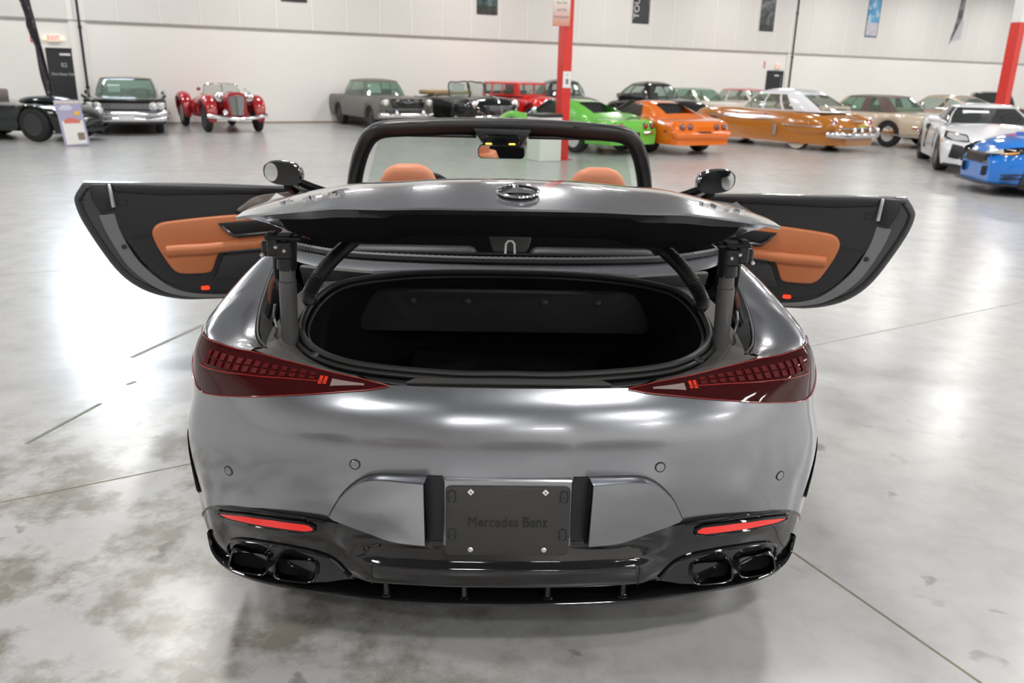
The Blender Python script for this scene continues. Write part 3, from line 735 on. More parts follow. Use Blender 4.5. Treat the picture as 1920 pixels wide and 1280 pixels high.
for sg in (-1, 1):
    kk = [i for i, x in enumerate(xs) if .60 < x * sg]
    mesh('lid_corner', grid([[r[i] for i in kk] for r in (u1, u2, u3, u4, u5, u6)]), M['paint'], lid)
    # flared underside of the rear spoiler ends
    kk = [i for i, x in enumerate(xs) if .31 < x * sg < .70]
    mesh('spoiler_end', grid([[lid_top(xs[i], 0) + Vector((0, .003, -.004)) for i in kk], [lid_top(xs[i], 0) + Vector((0, .03, -.004 - .026 * min(1, (abs(xs[i]) - .31) / .08) * (1 - .65 * min(1, max(0, (abs(xs[i]) - .52) / .2))))) for i in kk]]), M['paint'], lid)
latch = mesh('lid_latch', bevelled(prism([(-.062, 1.18), (.062, 1.18), (.048, 1.128), (-.048, 1.128)], .352, .40), .008, 2), M['satin_black'], lid)
mesh('latch_striker', tube([(-.013, .350, 1.128), (-.012, .349, 1.155), (-.006, .348, 1.164), (.006, .348, 1.164), (.012, .349, 1.155), (.013, .350, 1.128)], .0035, 8), M['white_plastic'], latch)
# star emblem in a ring
sv = .12; sp = lid_top(0, sv); sn = (lid_top(0, sv + .04) - lid_top(0, sv - .04)).cross(Vector((-1, 0, 0))).normalized()
if sn.z < 0: sn = -sn
ME = frame(sp + Vector((.012, 0, 0)) + sn * .004, sn)
em = mesh('star_emblem', tf(tube([(.052 * math.cos(a), .052 * math.sin(a), .002) for a in np.linspace(0, math.tau, 40, endpoint=False)], .0036, 8, closed=True), ME), M['chrome'], lid)
for a in (90, 210, 330):
    a = math.radians(a); c, s = math.cos(a), math.sin(a)
    tipp = (.049 * c, .049 * s, .003); L_ = (-s * .014, c * .014, .001); R_ = (s * .014, -c * .014, .001)
    q = (0, 0, .013)
    mesh('star_arm', tf(([L_, tipp, R_, q], [(0, 1, 3), (1, 2, 3), (0, 3, 2), (0, 2, 1)]), ME), M['chrome'], em, smooth=False)
mesh('emblem_base', tf(lathe([(.05, -.004), (.05, 0), (0, .0005)], 32), ME), M['gloss_black'], em)
def badge(txt, x0, x1, v, size):
    n = len(txt)
    for k, ch in enumerate(txt):
        if ch == ' ': continue
        x = x0 + (x1 - x0) * (k + .5) / n
        p = lid_top(x, v); tx = (lid_top(x + .02, v) - lid_top(x - .02, v)).normalized(); ty = (lid_top(x, v + .03) - lid_top(x, v - .03)).normalized()
        mesh('badge_letter', text_mesh(ch, size, frame(p + tx.cross(ty) * .002, tx.cross(ty), tx), .004, squash=1.5), M['chrome'], lid, smooth=False)
badge('AMG', -.63, -.43, .16, .044)
badge('SL63', .50, .65, .16, .040)

# doors
HX, HY = .95, 2.80
DU = Vector((1.15, -.44, 0)).normalized(); DN = Vector((-DU.y, DU.x, 0)) * -1   # out of the inner face, towards the rear
DN = Vector((DU.y, -DU.x, 0))
if DN.y > 0: DN = -DN
def DP(a, z, c=0.0): return Vector((HX, HY, 0)) + DU * a + DN * c + Vector((0, 0, z))
def dprism(pts, c0, c1, bev=0.0, seg=2):
    p = prism(pts, c0, c1, lambda a, b, c: DP(a, b, c))
    return bevelled(p, bev, seg) if bev else p
outline = [(.02, .965), (.2, .985), (.6, 1.01), (1.0, 1.028), (1.254, 1.038)] + crom([(1.254, 1.038), (1.298, .983), (1.313, .94), (1.295, .852), (1.242, .725), (1.166, .578), (1.086, .484), (.987, .423), (.856, .385), (.705, .373), (.35, .36), (.05, .36)], 4)[1:].tolist()
def inset(pts, d):
    P = [Vector((a, b, 0)) for a, b in pts]; n = len(P); out = []
    for i in range(n):
        t = (P[(i + 1) % n] - P[i - 1]).normalized(); q = P[i] + Vector((t.y, -t.x, 0)) * d; out.append((q.x, q.y))
    return out
sgn = sum(a[0] * b[1] - b[0] * a[1] for a, b in zip(outline, outline[1:] + outline[:1]))
IN = (lambda d: inset(outline, d)) if sgn < 0 else (lambda d: inset(outline, -d))
def dlayer(rows): return grid([[DP(a, b, c) for a, b in pts] for pts, c in rows], closed=True)
for sg in (-1, 1):
    n = len(outline)
    shell = dlayer([(IN(.05), -.14), (IN(.015), -.125), (outline, -.05), (IN(.004), -.012), (IN(.02), -.006), (IN(.035), -.012), (IN(.05), -.004), (IN(.055), .0)])
    V = [DP(a, b, -.14) for a, b in IN(.05)]
    door = mesh('door', side(join(shell, (V, [tuple(range(n))])), sg), M['paint'], car, sharp=50)
    mesh('door_frame_face', side(dlayer([(IN(.003), -.011), (IN(.02), -.004), (IN(.07), .002), (IN(.12), .004)]), sg), mat('door_jamb', (.045, .05, .055), rough=.35, coat=.3), door)
    mesh('door_seal', side(tube([DP(a, b, .002) for a, b in IN(.028)], .009, 6, closed=True), sg), M['rubber'], door)
    trim = [(.05, .968), (.2, .985), (.6, 1.010), (1.0, 1.027), (1.19, 1.034)] + crom([(1.205, 1.02), (1.20, .95), (1.19, .87), (1.10, .74), (1.02, .60), (.93, .500), (.80, .445), (.65, .425), (.35, .41), (.08, .41)], 4).tolist()
    mesh('door_trim', side(dprism(trim, -.01, .022, .012, 3), sg), M['black_leather'], door)
    # upper roll of the trim
    up_ = [(.05, .968), (.3, .99), (.7, 1.012), (1.0, 1.027), (1.13, 1.032), (1.12, .985), (.9, .962), (.5, .955), (.05, .93)]
    mesh('trim_top_roll', side(dprism(up_, .0, .036, .016, 3), sg), M['black_leather'], door)
    mesh('trim_end_block', side(dprism([(1.145, 1.030), (1.235, 1.028), (1.225, .95), (1.195, .885), (1.125, .893)], .0, .034, .014, 2), sg), M['black_leather'], door)
    gs = crom([(1.131, .878), (1.107, .76), (1.041, .613), (.927, .487), (.824, .431), (.688, .408), (.5, .40)], 4).tolist() + crom([(.5, .385), (.70, .392), (.83, .408), (.957, .455), (1.088, .58), (1.172, .755), (1.205, .868)], 4).tolist()
    mesh('jamb_strip', side(dprism(gs, .0, .024, .003, 1), sg), M['grey_plastic'], door)
    mesh('jamb_bolt', side(lathe([(.014, 0), (.012, .004), (0, .004)], 10, frame(DP(1.105, .70, .024), DN)), sg), M['rubber'], door)
    mesh('silver_strip', side(dprism([(1.130, 1.028), (1.147, 1.028), (1.140, .908), (1.118, .910)], .02, .041, .005, 2), sg), M['alu'], door)
    mesh('trim_cap', side(dprism([(1.062, .912), (1.105, .912), (1.105, .945), (1.062, .945)], .016, .0245, .003, 1), sg), M['black_leather'], door)
    tan = crom([(.20, .838), (.484, .848), (.65, .843), (.84, .830), (.925, .817), (.958, .785), (.962, .75), (.948, .70), (.924, .645), (.886, .573), (.86, .548), (.83, .538), (.77, .535), (.70, .537), (.678, .555), (.66, .600), (.636, .645), (.60, .668), (.40, .675), (.20, .68)], 3).tolist()
    tp = mesh('door_card', side(dprism(tan, .01, .046, .014, 3), sg), M['tan'], door)
    arm = crom([(.915, .668), (.85, .672), (.70, .672), (.60, .678), (.3, .690)], 4)
    mesh('armrest', side(join(tube([DP(a, b, .052) for a, b in arm], [.006] + [.03] * (len(arm) - 1), 12, sx=.75, sy=1.0)), sg), M['tan'], door)
    mesh('door_pocket', side(dprism([(.20, .655), (.58, .648), (.625, .62), (.655, .545), (.68, .50), (.20, .48)], .01, .035, .01, 2), sg), M['black_leather'], door)
    mesh('pocket_strip', side(tube([DP(a, b, .055) for a, b in ((.605, .655), (.45, .660), (.2, .668))], .012, 8), sg), M['dark_chrome'], door)
    mesh('card_seam', side(tube([DP(1.075, .742, .024), DP(1.0, .750, .024), (DP(.955, .755, .024))], .0025, 5), sg), M['rubber'], door)
    hd = [(.635, .808), (.30, .822), (.30, .735), (.53, .722), (.56, .727), (.60, .765)]
    hb = mesh('handle_recess', side(dprism(hd, .03, .058, .006, 2), sg), M['satin_black'], door)
    mesh('door_handle', side(tube([DP(a, b, .068) for a, b in ((.612, .795), (.592, .770), (.555, .742), (.45, .745), (.35, .75))], .0085, 8), sg), M['dark_chrome'], door)
    mesh('speaker_grille', side(dprism(crom([(.515, .86), (.485, .91), (.42, .945), (.31, .958), (.17, .96), (.14, .90), (.16, .86)], 4, closed=True).tolist(), .02, .05, .008, 2), sg), M['alu'] if False else mat('speaker_metal', (.22, .205, .19), rough=.35, metal=.8, bump=.5, bscale=900), door)
    mesh('door_lamp', side(dprism(rrect(.705, .748, .440, .460, .006, 3), .018, .03, .002, 1), sg), M['lamp_red'], door)
    # wing mirror on the door
    mc = Vector((1.150, 2.545, 1.084))
    rows = []
    for i in range(13):
        t = i / 12; yy = .075 - .15 * t
        k = [.02, .45, .68, .82, .91, .97, 1.0, 1.01, 1.01, 1.0, .985, .96, .93][i]
        rows.append([mc + Vector((.102 * k * math.copysign(abs(math.cos(a)) ** .8, math.cos(a)), yy, .064 * k * math.copysign(abs(math.sin(a)) ** .8, math.sin(a)) + .012 * math.cos(a))) for a in np.linspace(0, math.tau, 24, endpoint=False)])
    cap = len(rows) - 1; V, Fc = grid(rows, closed=True); Fc.append(tuple(range(24))); Fc.append(tuple(cap * 24 + j for j in range(24)))
    wm = mesh('wing_mirror', side((V, Fc), sg), M['gloss_black'], door, sharp=50)
    mg = [mc + Vector((.054 + .034 * math.cos(a), -.0765, .008 + .048 * math.sin(a))) for a in np.linspace(0, math.tau, 24, endpoint=False)]
    mesh('mirror_glass', side((mg, [tuple(range(24))]), sg), M['mirror'], wm, smooth=False)
    mesh('mirror_stalk', side(join(tube([(1.09, 2.56, 1.035), (1.03, 2.66, .99), (.97, 2.74, .955)], .022, 8, sx=.7), tube([(1.14, 2.56, 1.01), (1.12, 2.62, .98)], .03, 8)), sg), M['gloss_black'], door)

# windscreen frame
wp_ = crom([(.835, 2.83, .95), (.80, 2.70, 1.06), (.745, 2.53, 1.18), (.69, 2.40, 1.268), (.652, 2.345, 1.308), (.600, 2.325, 1.332), (.50, 2.325, 1.342), (.25, 2.345, 1.355), (0, 2.352, 1.359)], 6)
fp = [Vector(p) for p in wp_]; fp = fp + [Vector((-p.x, p.y, p.z)) for p in fp[-2::-1]]
prof = [(.030, -.012), (.022, .030), (-.006, .040), (-.034, .030), (-.040, -.006), (-.030, -.034), (.004, -.040), (.024, -.032)]
def frame_sweep():
    rows = []; n = len(fp)
    for i, p in enumerate(fp):
        t = (fp[min(i + 1, n - 1)] - fp[max(i - 1, 0)]).normalized()
        c = Vector((0, 2.5, 1.1)); outd = (p - c); outd = (outd - t * outd.dot(t)).normalized(); b = t.cross(outd).normalized()
        rows.append([p + outd * q[1] * 1.05 + b * q[0] for q in prof])
    V, Fc = grid(rows, closed=True); return V, Fc
wf = mesh('windscreen_frame', frame_sweep(), M['satin_black'], car, sharp=70)
mesh('header_rail', tube([(x, 2.318 + .03 * (1 - (x / .55) ** 2), 1.378 - .016 * (x / .55) ** 2) for x in np.linspace(-.55, .55, 24)], .013, 8, sx=1.8), mat('header_trim', (.05, .048, .06), rough=.35), wf)
for x in (-.42, .40):
    mesh('header_catch', rbox(x - .045, x + .045, 2.29, 2.31, 1.358, 1.372, .003, 1), M['rubber'], wf)
gl = []
for k in range(9):
    t = k / 8; w = .77 - .155 * t; y = 2.83 - .49 * t; z = .96 + .345 * t
    gl.append([(x * w, y + .10 * (1 - x * x), z + .01 * (1 - x * x)) for x in np.linspace(-1, 1, 17)])
gl[0] = [(x, y + .03, z - .02) for x, y, z in gl[0]]
mesh('windscreen', grid(gl), M['glass'], wf)
for x in (-.33, .33):
    mesh('sun_visor', rbox(x - .20, x + .20, 2.33, 2.40, 1.296, 1.312, .006, 2), M['satin_black'], wf)
con = mesh('roof_console', bevelled(prism([(-.15, 1.345), (.15, 1.345), (.095, 1.265), (-.095, 1.265)], 2.285, 2.35), .012, 2), M['satin_black'], wf)
mesh('console_face', bevelled(prism(rrect(-.10, .083, 1.270, 1.318, .016, 4), 2.268, 2.29), .003, 1), M['gloss_black'], con)
mesh('console_rim', tube([(a, 2.268, b) for a, b in rrect(-.10, .083, 1.268, 1.320, .018, 4)], .003, 6, closed=True), M['dark_chrome'], con)
for x in (-.068, .048):
    mesh('map_lamp', bevelled(prism(rrect(x - .016, x + .016, 1.268, 1.279, .004, 3), 2.262, 2.27), .001, 1), M['lamp_amber'], con)
rm = mesh('rear_view_mirror', bevelled(prism(rrect(-.122, .113, 1.204, 1.272, .022, 4), 2.255, 2.285), .006, 2), M['gloss_black'], con)
RG = rrect(-.116, .107, 1.209, 1.266, .018, 4)
mesh('mirror_bezel', prism(RG, 0, .04, lambda a, b, c: (a, 2.258 if c else 2.228 - (b - 1.24) * .10 - .2 * a, b)), M['gloss_black'], rm, smooth=False)
V = [(a, 2.2275 - (b - 1.24) * .10 - .2 * a, b) for a, b in RG]
mesh('mirror_glass', (V, [tuple(range(len(V)))]), M['mirror'], rm, smooth=False)

# cabin
cab = mesh('cabin_tub', join(box(-.86, .86, 1.30, 2.9, .22, .25), box(-.90, -.86, 1.30, 2.9, .22, .60), box(.86, .90, 1.30, 2.9, .22, .60), box(-.84, .84, 1.26, 1.30, .3, .93), box(-.80, .80, 1.46, 1.50, .5, 1.075)), M['carpet'], car, smooth=False)
for sg in (-1, 1):
    mesh('rear_seat', side(join(rbox(.10, .62, 1.32, 1.42, .5, .94, .04, 3), rbox(.10, .62, 1.35, 1.72, .42, .52, .03, 2)), sg), M['black_leather'], car)
    seat = mesh('seat', side(join(rbox(.17, .66, 1.80, 2.35, .34, .50, .05, 3)), sg), M['tan_seat'], car)
    rows = []
    for k in range(9):
        t = k / 8; z = .48 + .60 * t; hw = float(np.interp(t, [0, .35, .7, .88, 1], [.23, .255, .25, .215, .17])); y = 1.90 - .16 * t
        rows.append([(.415 + hw * math.copysign(abs(math.cos(a)) ** .45, math.cos(a)), y + .062 * math.copysign(abs(math.sin(a)) ** .6, math.sin(a)) , z) for a in np.linspace(0, math.tau, 28, endpoint=False)])
    V, Fc = grid(rows, closed=True); Fc.append(tuple(8 * 28 + j for j in range(28)))
    mesh('backrest', side((V, Fc), sg), M['tan_seat'], seat)
    rows = []
    for t, hw, hd in ((0, .135, .045), (.25, .135, .052), (.55, .122, .052), (.78, .104, .048), (.92, .080, .036), (1, .045, .015)):
        rows.append([(.414 + hw * math.copysign(abs(math.cos(a)) ** .6, math.cos(a)), 1.745 - .02 * t + hd * math.sin(a), 1.075 + .150 * t) for a in np.linspace(0, math.tau, 28, endpoint=False)])
    V, Fc = grid(rows, closed=True); Fc.append(tuple(5 * 28 + j for j in range(28)))
    mesh('headrest', side((V, Fc), sg), M['tan_seat'], seat)
dash = mesh('dashboard', bevelled(prism([(-.80, .62), (.80, .62), (.78, .93), (.5, .965), (-.5, .965), (-.78, .93)], 2.55, 2.95), .03, 2), M['black_leather'], car)
sw = mesh('steering_wheel', tf(tube([(.185 * math.cos(a), .185 * math.sin(a), 0) for a in np.linspace(0, math.tau, 32, endpoint=False)], .016, 8, closed=True), frame((-.40, 2.38, .93), (0, -1, .45))), M['satin_black'], car)
mesh('wheel_hub', tf(join(lathe([(.07, -.02), (.07, .02), (.04, .03), (0, .03)], 16), box(-.18, .18, -.02, .02, -.008, .008)), frame((-.40, 2.38, .93), (0, -1, .45))), M['satin_black'], sw)

# front body (seen only past the windscreen) and sills
def lo_hull(ys, hw, top, sh, zl, wheel=None, tum=.93):
    rows = []
    for y in ys:
        w, zt, zs, z0 = hw(y), top(y), sh(y), zl
        if wheel and abs(y - wheel[0]) < wheel[1]: z0 = max(z0, wheel[2] + math.sqrt(max(0, wheel[1] ** 2 - (y - wheel[0]) ** 2)) - .02)
        z0 = min(z0, zs - .03)
        half = [(.0, z0), (.8 * w, z0), (.97 * w, z0 + .004), (w, z0 + .3 * (zs - z0)), (w, z0 + .6 * (zs - z0)), (.985 * w, z0 + .85 * (zs - z0)), (.955 * w, zs), (.88 * w, zs + .35 * (zt - zs)), (.75 * w, zs + .62 * (zt - zs)), (.5 * w, zs + .88 * (zt - zs)), (.25 * w, zs + .97 * (zt - zs)), (0, zt)]
        rows.append([(x, y, z) for x, z in half] + [(-x, y, z) for x, z in half[-2:0:-1]])
    V, Fc = grid(rows, closed=True); n = len(rows[0])
    Fc.append(tuple(range(n))); Fc.append(tuple((len(rows) - 1) * n + j for j in range(n)))
    return V, Fc
mesh('front_body', lo_hull(sorted(set(np.linspace(2.86, 4.66, 34).tolist() + np.linspace(3.38, 4.15, 24).tolist())), smooth1([(2.8, .935), (3.3, .94), (3.8, .945), (4.2, .90), (4.5, .78), (4.66, .60)]), smooth1([(2.8, .98), (3.4, .94), (4.0, .86), (4.4, .76), (4.66, .60)]), smooth1([(2.8, .90), (3.4, .88), (3.9, .82), (4.3, .72), (4.66, .5)]), .18, (3.76, ARCH_R, WHEEL_R)), M['paint'], car, sharp=50)
for sg in (-1, 1):
    mesh('door_sill', side(rbox(.82, .94, 1.55, 2.9, .18, .38, .02, 2), sg), M['satin_black'], car)
    mesh('b_post', side(bevelled(prism([(1.52, .36), (1.62, .36), (1.62, .965), (1.50, .965)], .84, .93, lambda a, b, c: (c, a, b)), .01, 1), sg), M['paint'], car)
    for y in (WHEEL_Y, 3.76):
        w = mesh('wheel', side(lathe([(.23, -.13), (.30, -.14), (.335, -.125), (.345, -.08), (.345, .08), (.335, .125), (.30, .14), (.235, .13), (.225, .10)], 40, frame((.80, y, WHEEL_R), (1, 0, 0))), sg), M['tyre'], car)
        mesh('rim', side(join(lathe([(.235, .125), (.232, .06), (.20, .05), (.05, .08), (.03, .10), (0, .10)], 32, frame((.80, y, WHEEL_R), (1, 0, 0))), *[tf(rbox(.04, .225, -.018, .018, .07, .115, .006, 1), frame((.80, y, WHEEL_R), (1, 0, 0)) @ Matrix.Rotation(math.tau * k / 10, 4, 'Z')) for k in range(10)]), sg), M['dark_chrome'], w)

# ------------------------------------------------------------------ hall furniture
def wall_thing(name, label, cat, u, z, group=None):
    t = bpy.data.objects.new(name, None); COL.objects.link(t); t.matrix_world = WM(u, 0, z); t.empty_display_size = .1
    return tag(t, label, cat, group)
def wt(name, vf, m, parent, smooth=False): return mesh(name, vf, m, parent, smooth)
def wtext(name, txt, size, x, z, y, m, parent, squash=1.0):
    return mesh(name, text_mesh(txt, size, Matrix.Translation((x, y, z)) @ Matrix.Rotation(math.pi / 2, 4, 'X'), .001, squash=squash), m, parent, smooth=False)
M['exit_face'] = mat('exit_sign_face', (.85, .78, .72), rough=.5, emit=(1, .8, .7), es=.15)
M['exit_text'] = mat('exit_sign_text', (.9, .12, .05), rough=.5, emit=(1, .15, .05), es=1.0)
M['lamp_warm'] = mat('emergency_lamp', (.95, .8, .6), rough=.3, emit=(1, .78, .5), es=.6)
M['door_text'] = mat('door_lettering', (.55, .56, .58), rough=.5)
def fire_door(name, u0, u1, label_top):
    d = structure(bpy.data.objects.new(name, None)); COL.objects.link(d); d.matrix_world = WM(u0, 0, 0); w = u1 - u0
    wt('door_frame', join(box(-.05, .0, -.045, 0, 0, 2.0), box(w, w + .05, -.045, 0, 0, 2.0), box(-.05, w + .05, -.045, 0, 2.0, 2.05)), M['dark_paint'], d)
    leaf = wt('door_leaf', rbox(.005, w - .005, -.03, -.002, .01, 1.995, .004, 1), M['dark_paint'], d)
    wt('door_stop', box(w - .075, w - .06, -.038, -.03, .3, 1.88), M['alu'], leaf)
    return d, w
d1, w1 = fire_door('door_1', -13.95, -13.22, True)
wt('door_closer', rbox(.28, .55, -.075, -.03, 1.85, 1.91, .005, 1), M['white_plastic'], d1)
wtext('door_lettering', 'E2', .15, .36, 1.60, -.032, M['door_text'], d1)
wtext('door_lettering', 'Fire Hose Valve', .11, .33, 1.36, -.032, M['door_text'], d1, .86)
d2, w2 = fire_door('door_2', 13.50, 14.38, True)
wt('door_closer', rbox(.38, .62, -.075, -.03, 1.82, 1.88, .005, 1), M['white_plastic'], d2)
def exit_sign(label, u, z, lamps):
    t = wall_thing('exit_sign', label, 'sign', u, z)
    wt('sign_box', rbox(-.15, .15, -.075, 0, -.10, .10, .012, 2), M['exit_face'], t)
    wtext('sign_lettering', 'EXIT', .15, 0, 0, -.077, M['exit_text'], t)
    if lamps:
        for x in (-.22, .22):
            mesh('emergency_lamp', lathe([(.02, -.04), (.055, 0), (.06, .03), (.04, .045), (0, .05)], 14, frame((x, -.03, -.01), (0, -1, 0))), M['lamp_warm'], t)
        wt('lamp_bar', box(-.24, .24, -.03, 0, -.02, .01), M['exit_face'], t)
exit_sign('lit red exit sign with two emergency lamps above the E2 door', -13.76, 2.30, True)
exit_sign('small lit exit sign above the far right dark door', 14.03, 2.23, False)
t = wall_thing('wall_sign', 'narrow red and white sign beside the left exit sign', 'sign', -14.27, 2.38)
wt('sign_plate', rbox(-.05, .05, -.02, 0, -.2, .2, .004, 1), mat('sign_red', (.62, .05, .05), rough=.5), t); wt('sign_stripe', box(-.022, .022, -.022, -.018, -.16, .16), M['white_plastic'], t)
t = wall_thing('wall_sign', 'tiny pink sign on the wall left of the far right door', 'sign', 13.25, 2.28)
wt('sign_plate', rbox(-.04, .04, -.02, 0, -.14, .14, .004, 1), mat('sign_pink', (.62, .22, .2), rough=.5), t)
# pilaster strips and conduits
for u, lab in ((-13.08, 'thin black conduit running down the wall beside the E2 door'), (14.80, 'thin black conduit on the wall right of the far door')):
    c = bpy.data.objects.new('wall_conduit', None); COL.objects.link(c); c.matrix_world = WM(u, 0, 0); tag(c, lab, 'conduit')
    mesh('conduit_pipe', tube([(0, -.09, .02), (0, -.09, HC)], .032, 10), M['black_pole'], c)
    for z in (1.0, 2.6, 4.4, 6.2): mesh('conduit_clip', rbox(-.05, .05, -.12, 0, z, z + .05, .005, 1), M['black_pole'], c)
structure(mesh('trim_2', tf(rbox(-13.36, -12.92, -.05, 0, 0, HC, .01, 1), WM(0)), M['wall_low'], smooth=False))
structure(mesh('trim_3', tf(rbox(14.55, 14.95, -.05, 0, 0, HC, .01, 1), WM(0)), M['wall_low'], smooth=False))
# posters
def poster_mat(name, stops, scale, dist):
    m, t, b = nt(name); setp(b, Roughness=.4)
    tc = t.nodes.new('ShaderNodeTexCoord'); n = t.nodes.new('ShaderNodeTexNoise'); n.inputs['Scale'].default_value = scale; n.inputs['Detail'].default_value = 3; n.inputs['Distortion'].default_value = dist
    r = t.nodes.new('ShaderNodeValToRGB'); e = r.color_ramp.elements
    while len(e) < len(stops): e.new(.5)
    for k, (p, c) in enumerate(stops): e[k].position = p; e[k].color = (*c, 1)
    t.links.new(tc.outputs['Object'], n.inputs['Vector']); t.links.new(n.outputs['Fac'], r.inputs[0]); t.links.new(r.outputs[0], b.inputs['Base Color'])
    return m
P_dark = poster_mat('poster_dark', [(.35, (.015, .017, .018)), (.55, (.05, .055, .05)), (.75, (.16, .17, .15))], 2.5, .6)
P_teal = poster_mat('poster_teal', [(.35, (.012, .02, .022)), (.5, (.06, .12, .12)), (.68, (.35, .42, .36))], 2.2, .5)
P_grey = poster_mat('poster_grey', [(.3, (.03, .03, .035)), (.5, (.09, .09, .10)), (.7, (.42, .42, .44))], 2.0, 1.0)
P_blue = poster_mat('poster_blue', [(.35, (.04, .24, .55)), (.55, (.12, .42, .70)), (.62, (.62, .70, .74)), (.75, (.55, .48, .40))], 2.6, .4)
P_lilac = poster_mat('poster_lilac', [(.4, (.50, .49, .58)), (.6, (.64, .62, .68)), (.72, (.55, .36, .36))], 6.0, .4)
def poster(label, u, w, z0, h, m, extra=None):
    t = wall_thing('wall_poster', label, 'poster', u, z0)
    wt('poster_sheet', rbox(-w / 2, w / 2, -.06, -.036, 0, h, .003, 1), m, t)
    wt('poster_edge', join(box(-w / 2, w / 2, -.066, -.058, 0, .03), box(-w / 2, -w / 2 + .025, -.066, -.058, 0, h), box(w / 2 - .025, w / 2, -.066, -.058, 0, h)), M['dark_paint'], t)
    if extra: extra(t)
poster('dark wall poster above the red roadster, mostly out of frame', -7.04, .80, 3.62, 1.8, P_dark)
poster('dark teal poster high on the wall left of the red column', -.31, .80, 3.60, 1.8, P_teal, lambda t: wt('dark_band', box(-.40, .40, -.064, -.058, .0, .28), P_dark, t))
def tour(t):
    mesh('poster_lettering', text_mesh('TOUR', .36, Matrix.Translation((-.22, -.066, .16)) @ Matrix.Rotation(math.pi / 2, 4, 'X') @ Matrix.Rotation(math.pi / 2, 4, 'Z'), .001, align='LEFT'), M['white_plastic'], t, smooth=False)
    wt('grey_wedge', prism([(.06, 1.4), (.39, .55), (.39, 1.4)], -.064, -.06), P_grey, t)
poster('black poster with vertical grey lettering right of the red column', 6.38, .78, 3.62, 1.8, mat('poster_black', (.035, .035, .04), rough=.4), tour)
poster('grey black-and-white poster high above the far right door', 13.07, .80, 3.63, 1.8, P_grey, lambda t: wt('dark_band', box(-.40, .40, -.064, -.058, .0, .25), P_dark, t))
def bluep(t): wt('poster_panel', box(-.38, .38, -.064, -.058, .05, .62), P_lilac, t)
poster('tall sky blue and lilac poster above the brown-roofed coupe', 19.75, .82, 3.66, 1.75, P_blue, bluep)
t = wall_thing('wall_banner', 'black and grey pennant banner hanging askew on the right wall', 'banner', 26.2, 3.6)
mesh('banner_cloth', bevelled(prism([(-.55, -.05), (.16, 1.2), (.20, 2.4), (-.10, 2.4), (-.22, 1.2)], -.07, -.045), .003, 1), P_grey, t, smooth=False)
mesh('banner_back', prism([(-.48, .06), (.30, .22), (.32, 1.1), (.10, 1.15)], -.055, -.04), mat('banner_lining', (.55, .55, .58), rough=.7), t, smooth=False)

# red columns
def column(name, label, x, y, w, zsplit, u=None):
    t = thing(name, label, 'column', (x, y, 0), WALL_ROT)
    mesh('column_shaft', rbox(-w / 2, w / 2, -w / 2, w / 2, 0.012, zsplit, .012, 2), M['red_steel'], t, smooth=False)
    mesh('column_upper', rbox(-w / 2 + .002, w / 2 - .002, -w / 2 + .002, w / 2 - .002, zsplit, HC, .012, 2), M['white_steel'] if zsplit < HC - .1 else M['red_steel'], t, smooth=False)
    mesh('base_plate', rbox(-w * .8, w * .8, -w * .8, w * .8, 0, .014, .003, 1), M['red_steel'], t, smooth=False)
    return t
c1 = column('steel_column', 'red square steel column standing behind the windscreen', 1.37, 15.0, .21, HC - .05)
column('steel_column', 'red steel column with white top behind the white sports car', 13.0, 19.5, .25, 3.12)
mesh('column_label', rbox(-.095, .095, -.112, -.105, 1.39, 1.70, .003, 1), M['white_plastic'], c1, smooth=False)
mesh('label_mark', box(-.03, .03, -.1135, -.1115, 1.46, 1.56), M['grey_plastic'], c1, smooth=False); mesh('label_mark', box(-.02, .02, -.1135, -.1115, 1.62, 1.65), mat('orange_mark', (.7, .4, .2), rough=.5), c1, smooth=False)
t = thing('bollard_box', 'white protective box with black cap beside the red column', 'bollard', (1.0, 14.74, 0), WALL_ROT)
mesh('box_body', rbox(-.25, .25, -.25, .25, 0, .84, .012, 2), M['white_steel'], t, smooth=False)
mesh('box_cap', rbox(-.265, .265, -.265, .265, .84, .905, .015, 2), M['satin_black'], t, smooth=False)
# notice hung on the column
m, tt, b = nt('notice_print'); setp(b, Roughness=.45)
tc = tt.nodes.new('ShaderNodeTexCoord'); sx = tt.nodes.new('ShaderNodeSeparateXYZ'); rp2 = tt.nodes.new('ShaderNodeValToRGB')
rp2.color_ramp.elements[0].position = 0; rp2.color_ramp.elements[0].color = (.62, .25, .18, 1); rp2.color_ramp.elements[1].position = .5; rp2.color_ramp.elements[1].color = (.78, .74, .70, 1)
tt.links.new(tc.outputs['Object'], sx.inputs[0]); tt.links.new(sx.outputs['Z'], rp2.inputs[0]); tt.links.new(rp2.outputs[0], b.inputs['Base Color'])
t = bpy.data.objects.new('hanging_notice', None); COL.objects.link(t); t.location = (1.26, 14.84, 2.52); t.rotation_euler = (0, 0, math.radians(4))
tag(t, 'white and red notice hung high on the red column', 'sign')
mesh('notice_sheet', rbox(-.165, .165, -.012, .0, 0, .75, .004, 1), m, t, smooth=False)
for k, (s, z) in enumerate((('Touch', .57), ('the Car', .42), ('and Sit', .29), ('Permission', .165))):
    wtext('notice_lettering', s, .075, 0.0, z, -.0135, M['grey_plastic'], t, .9)
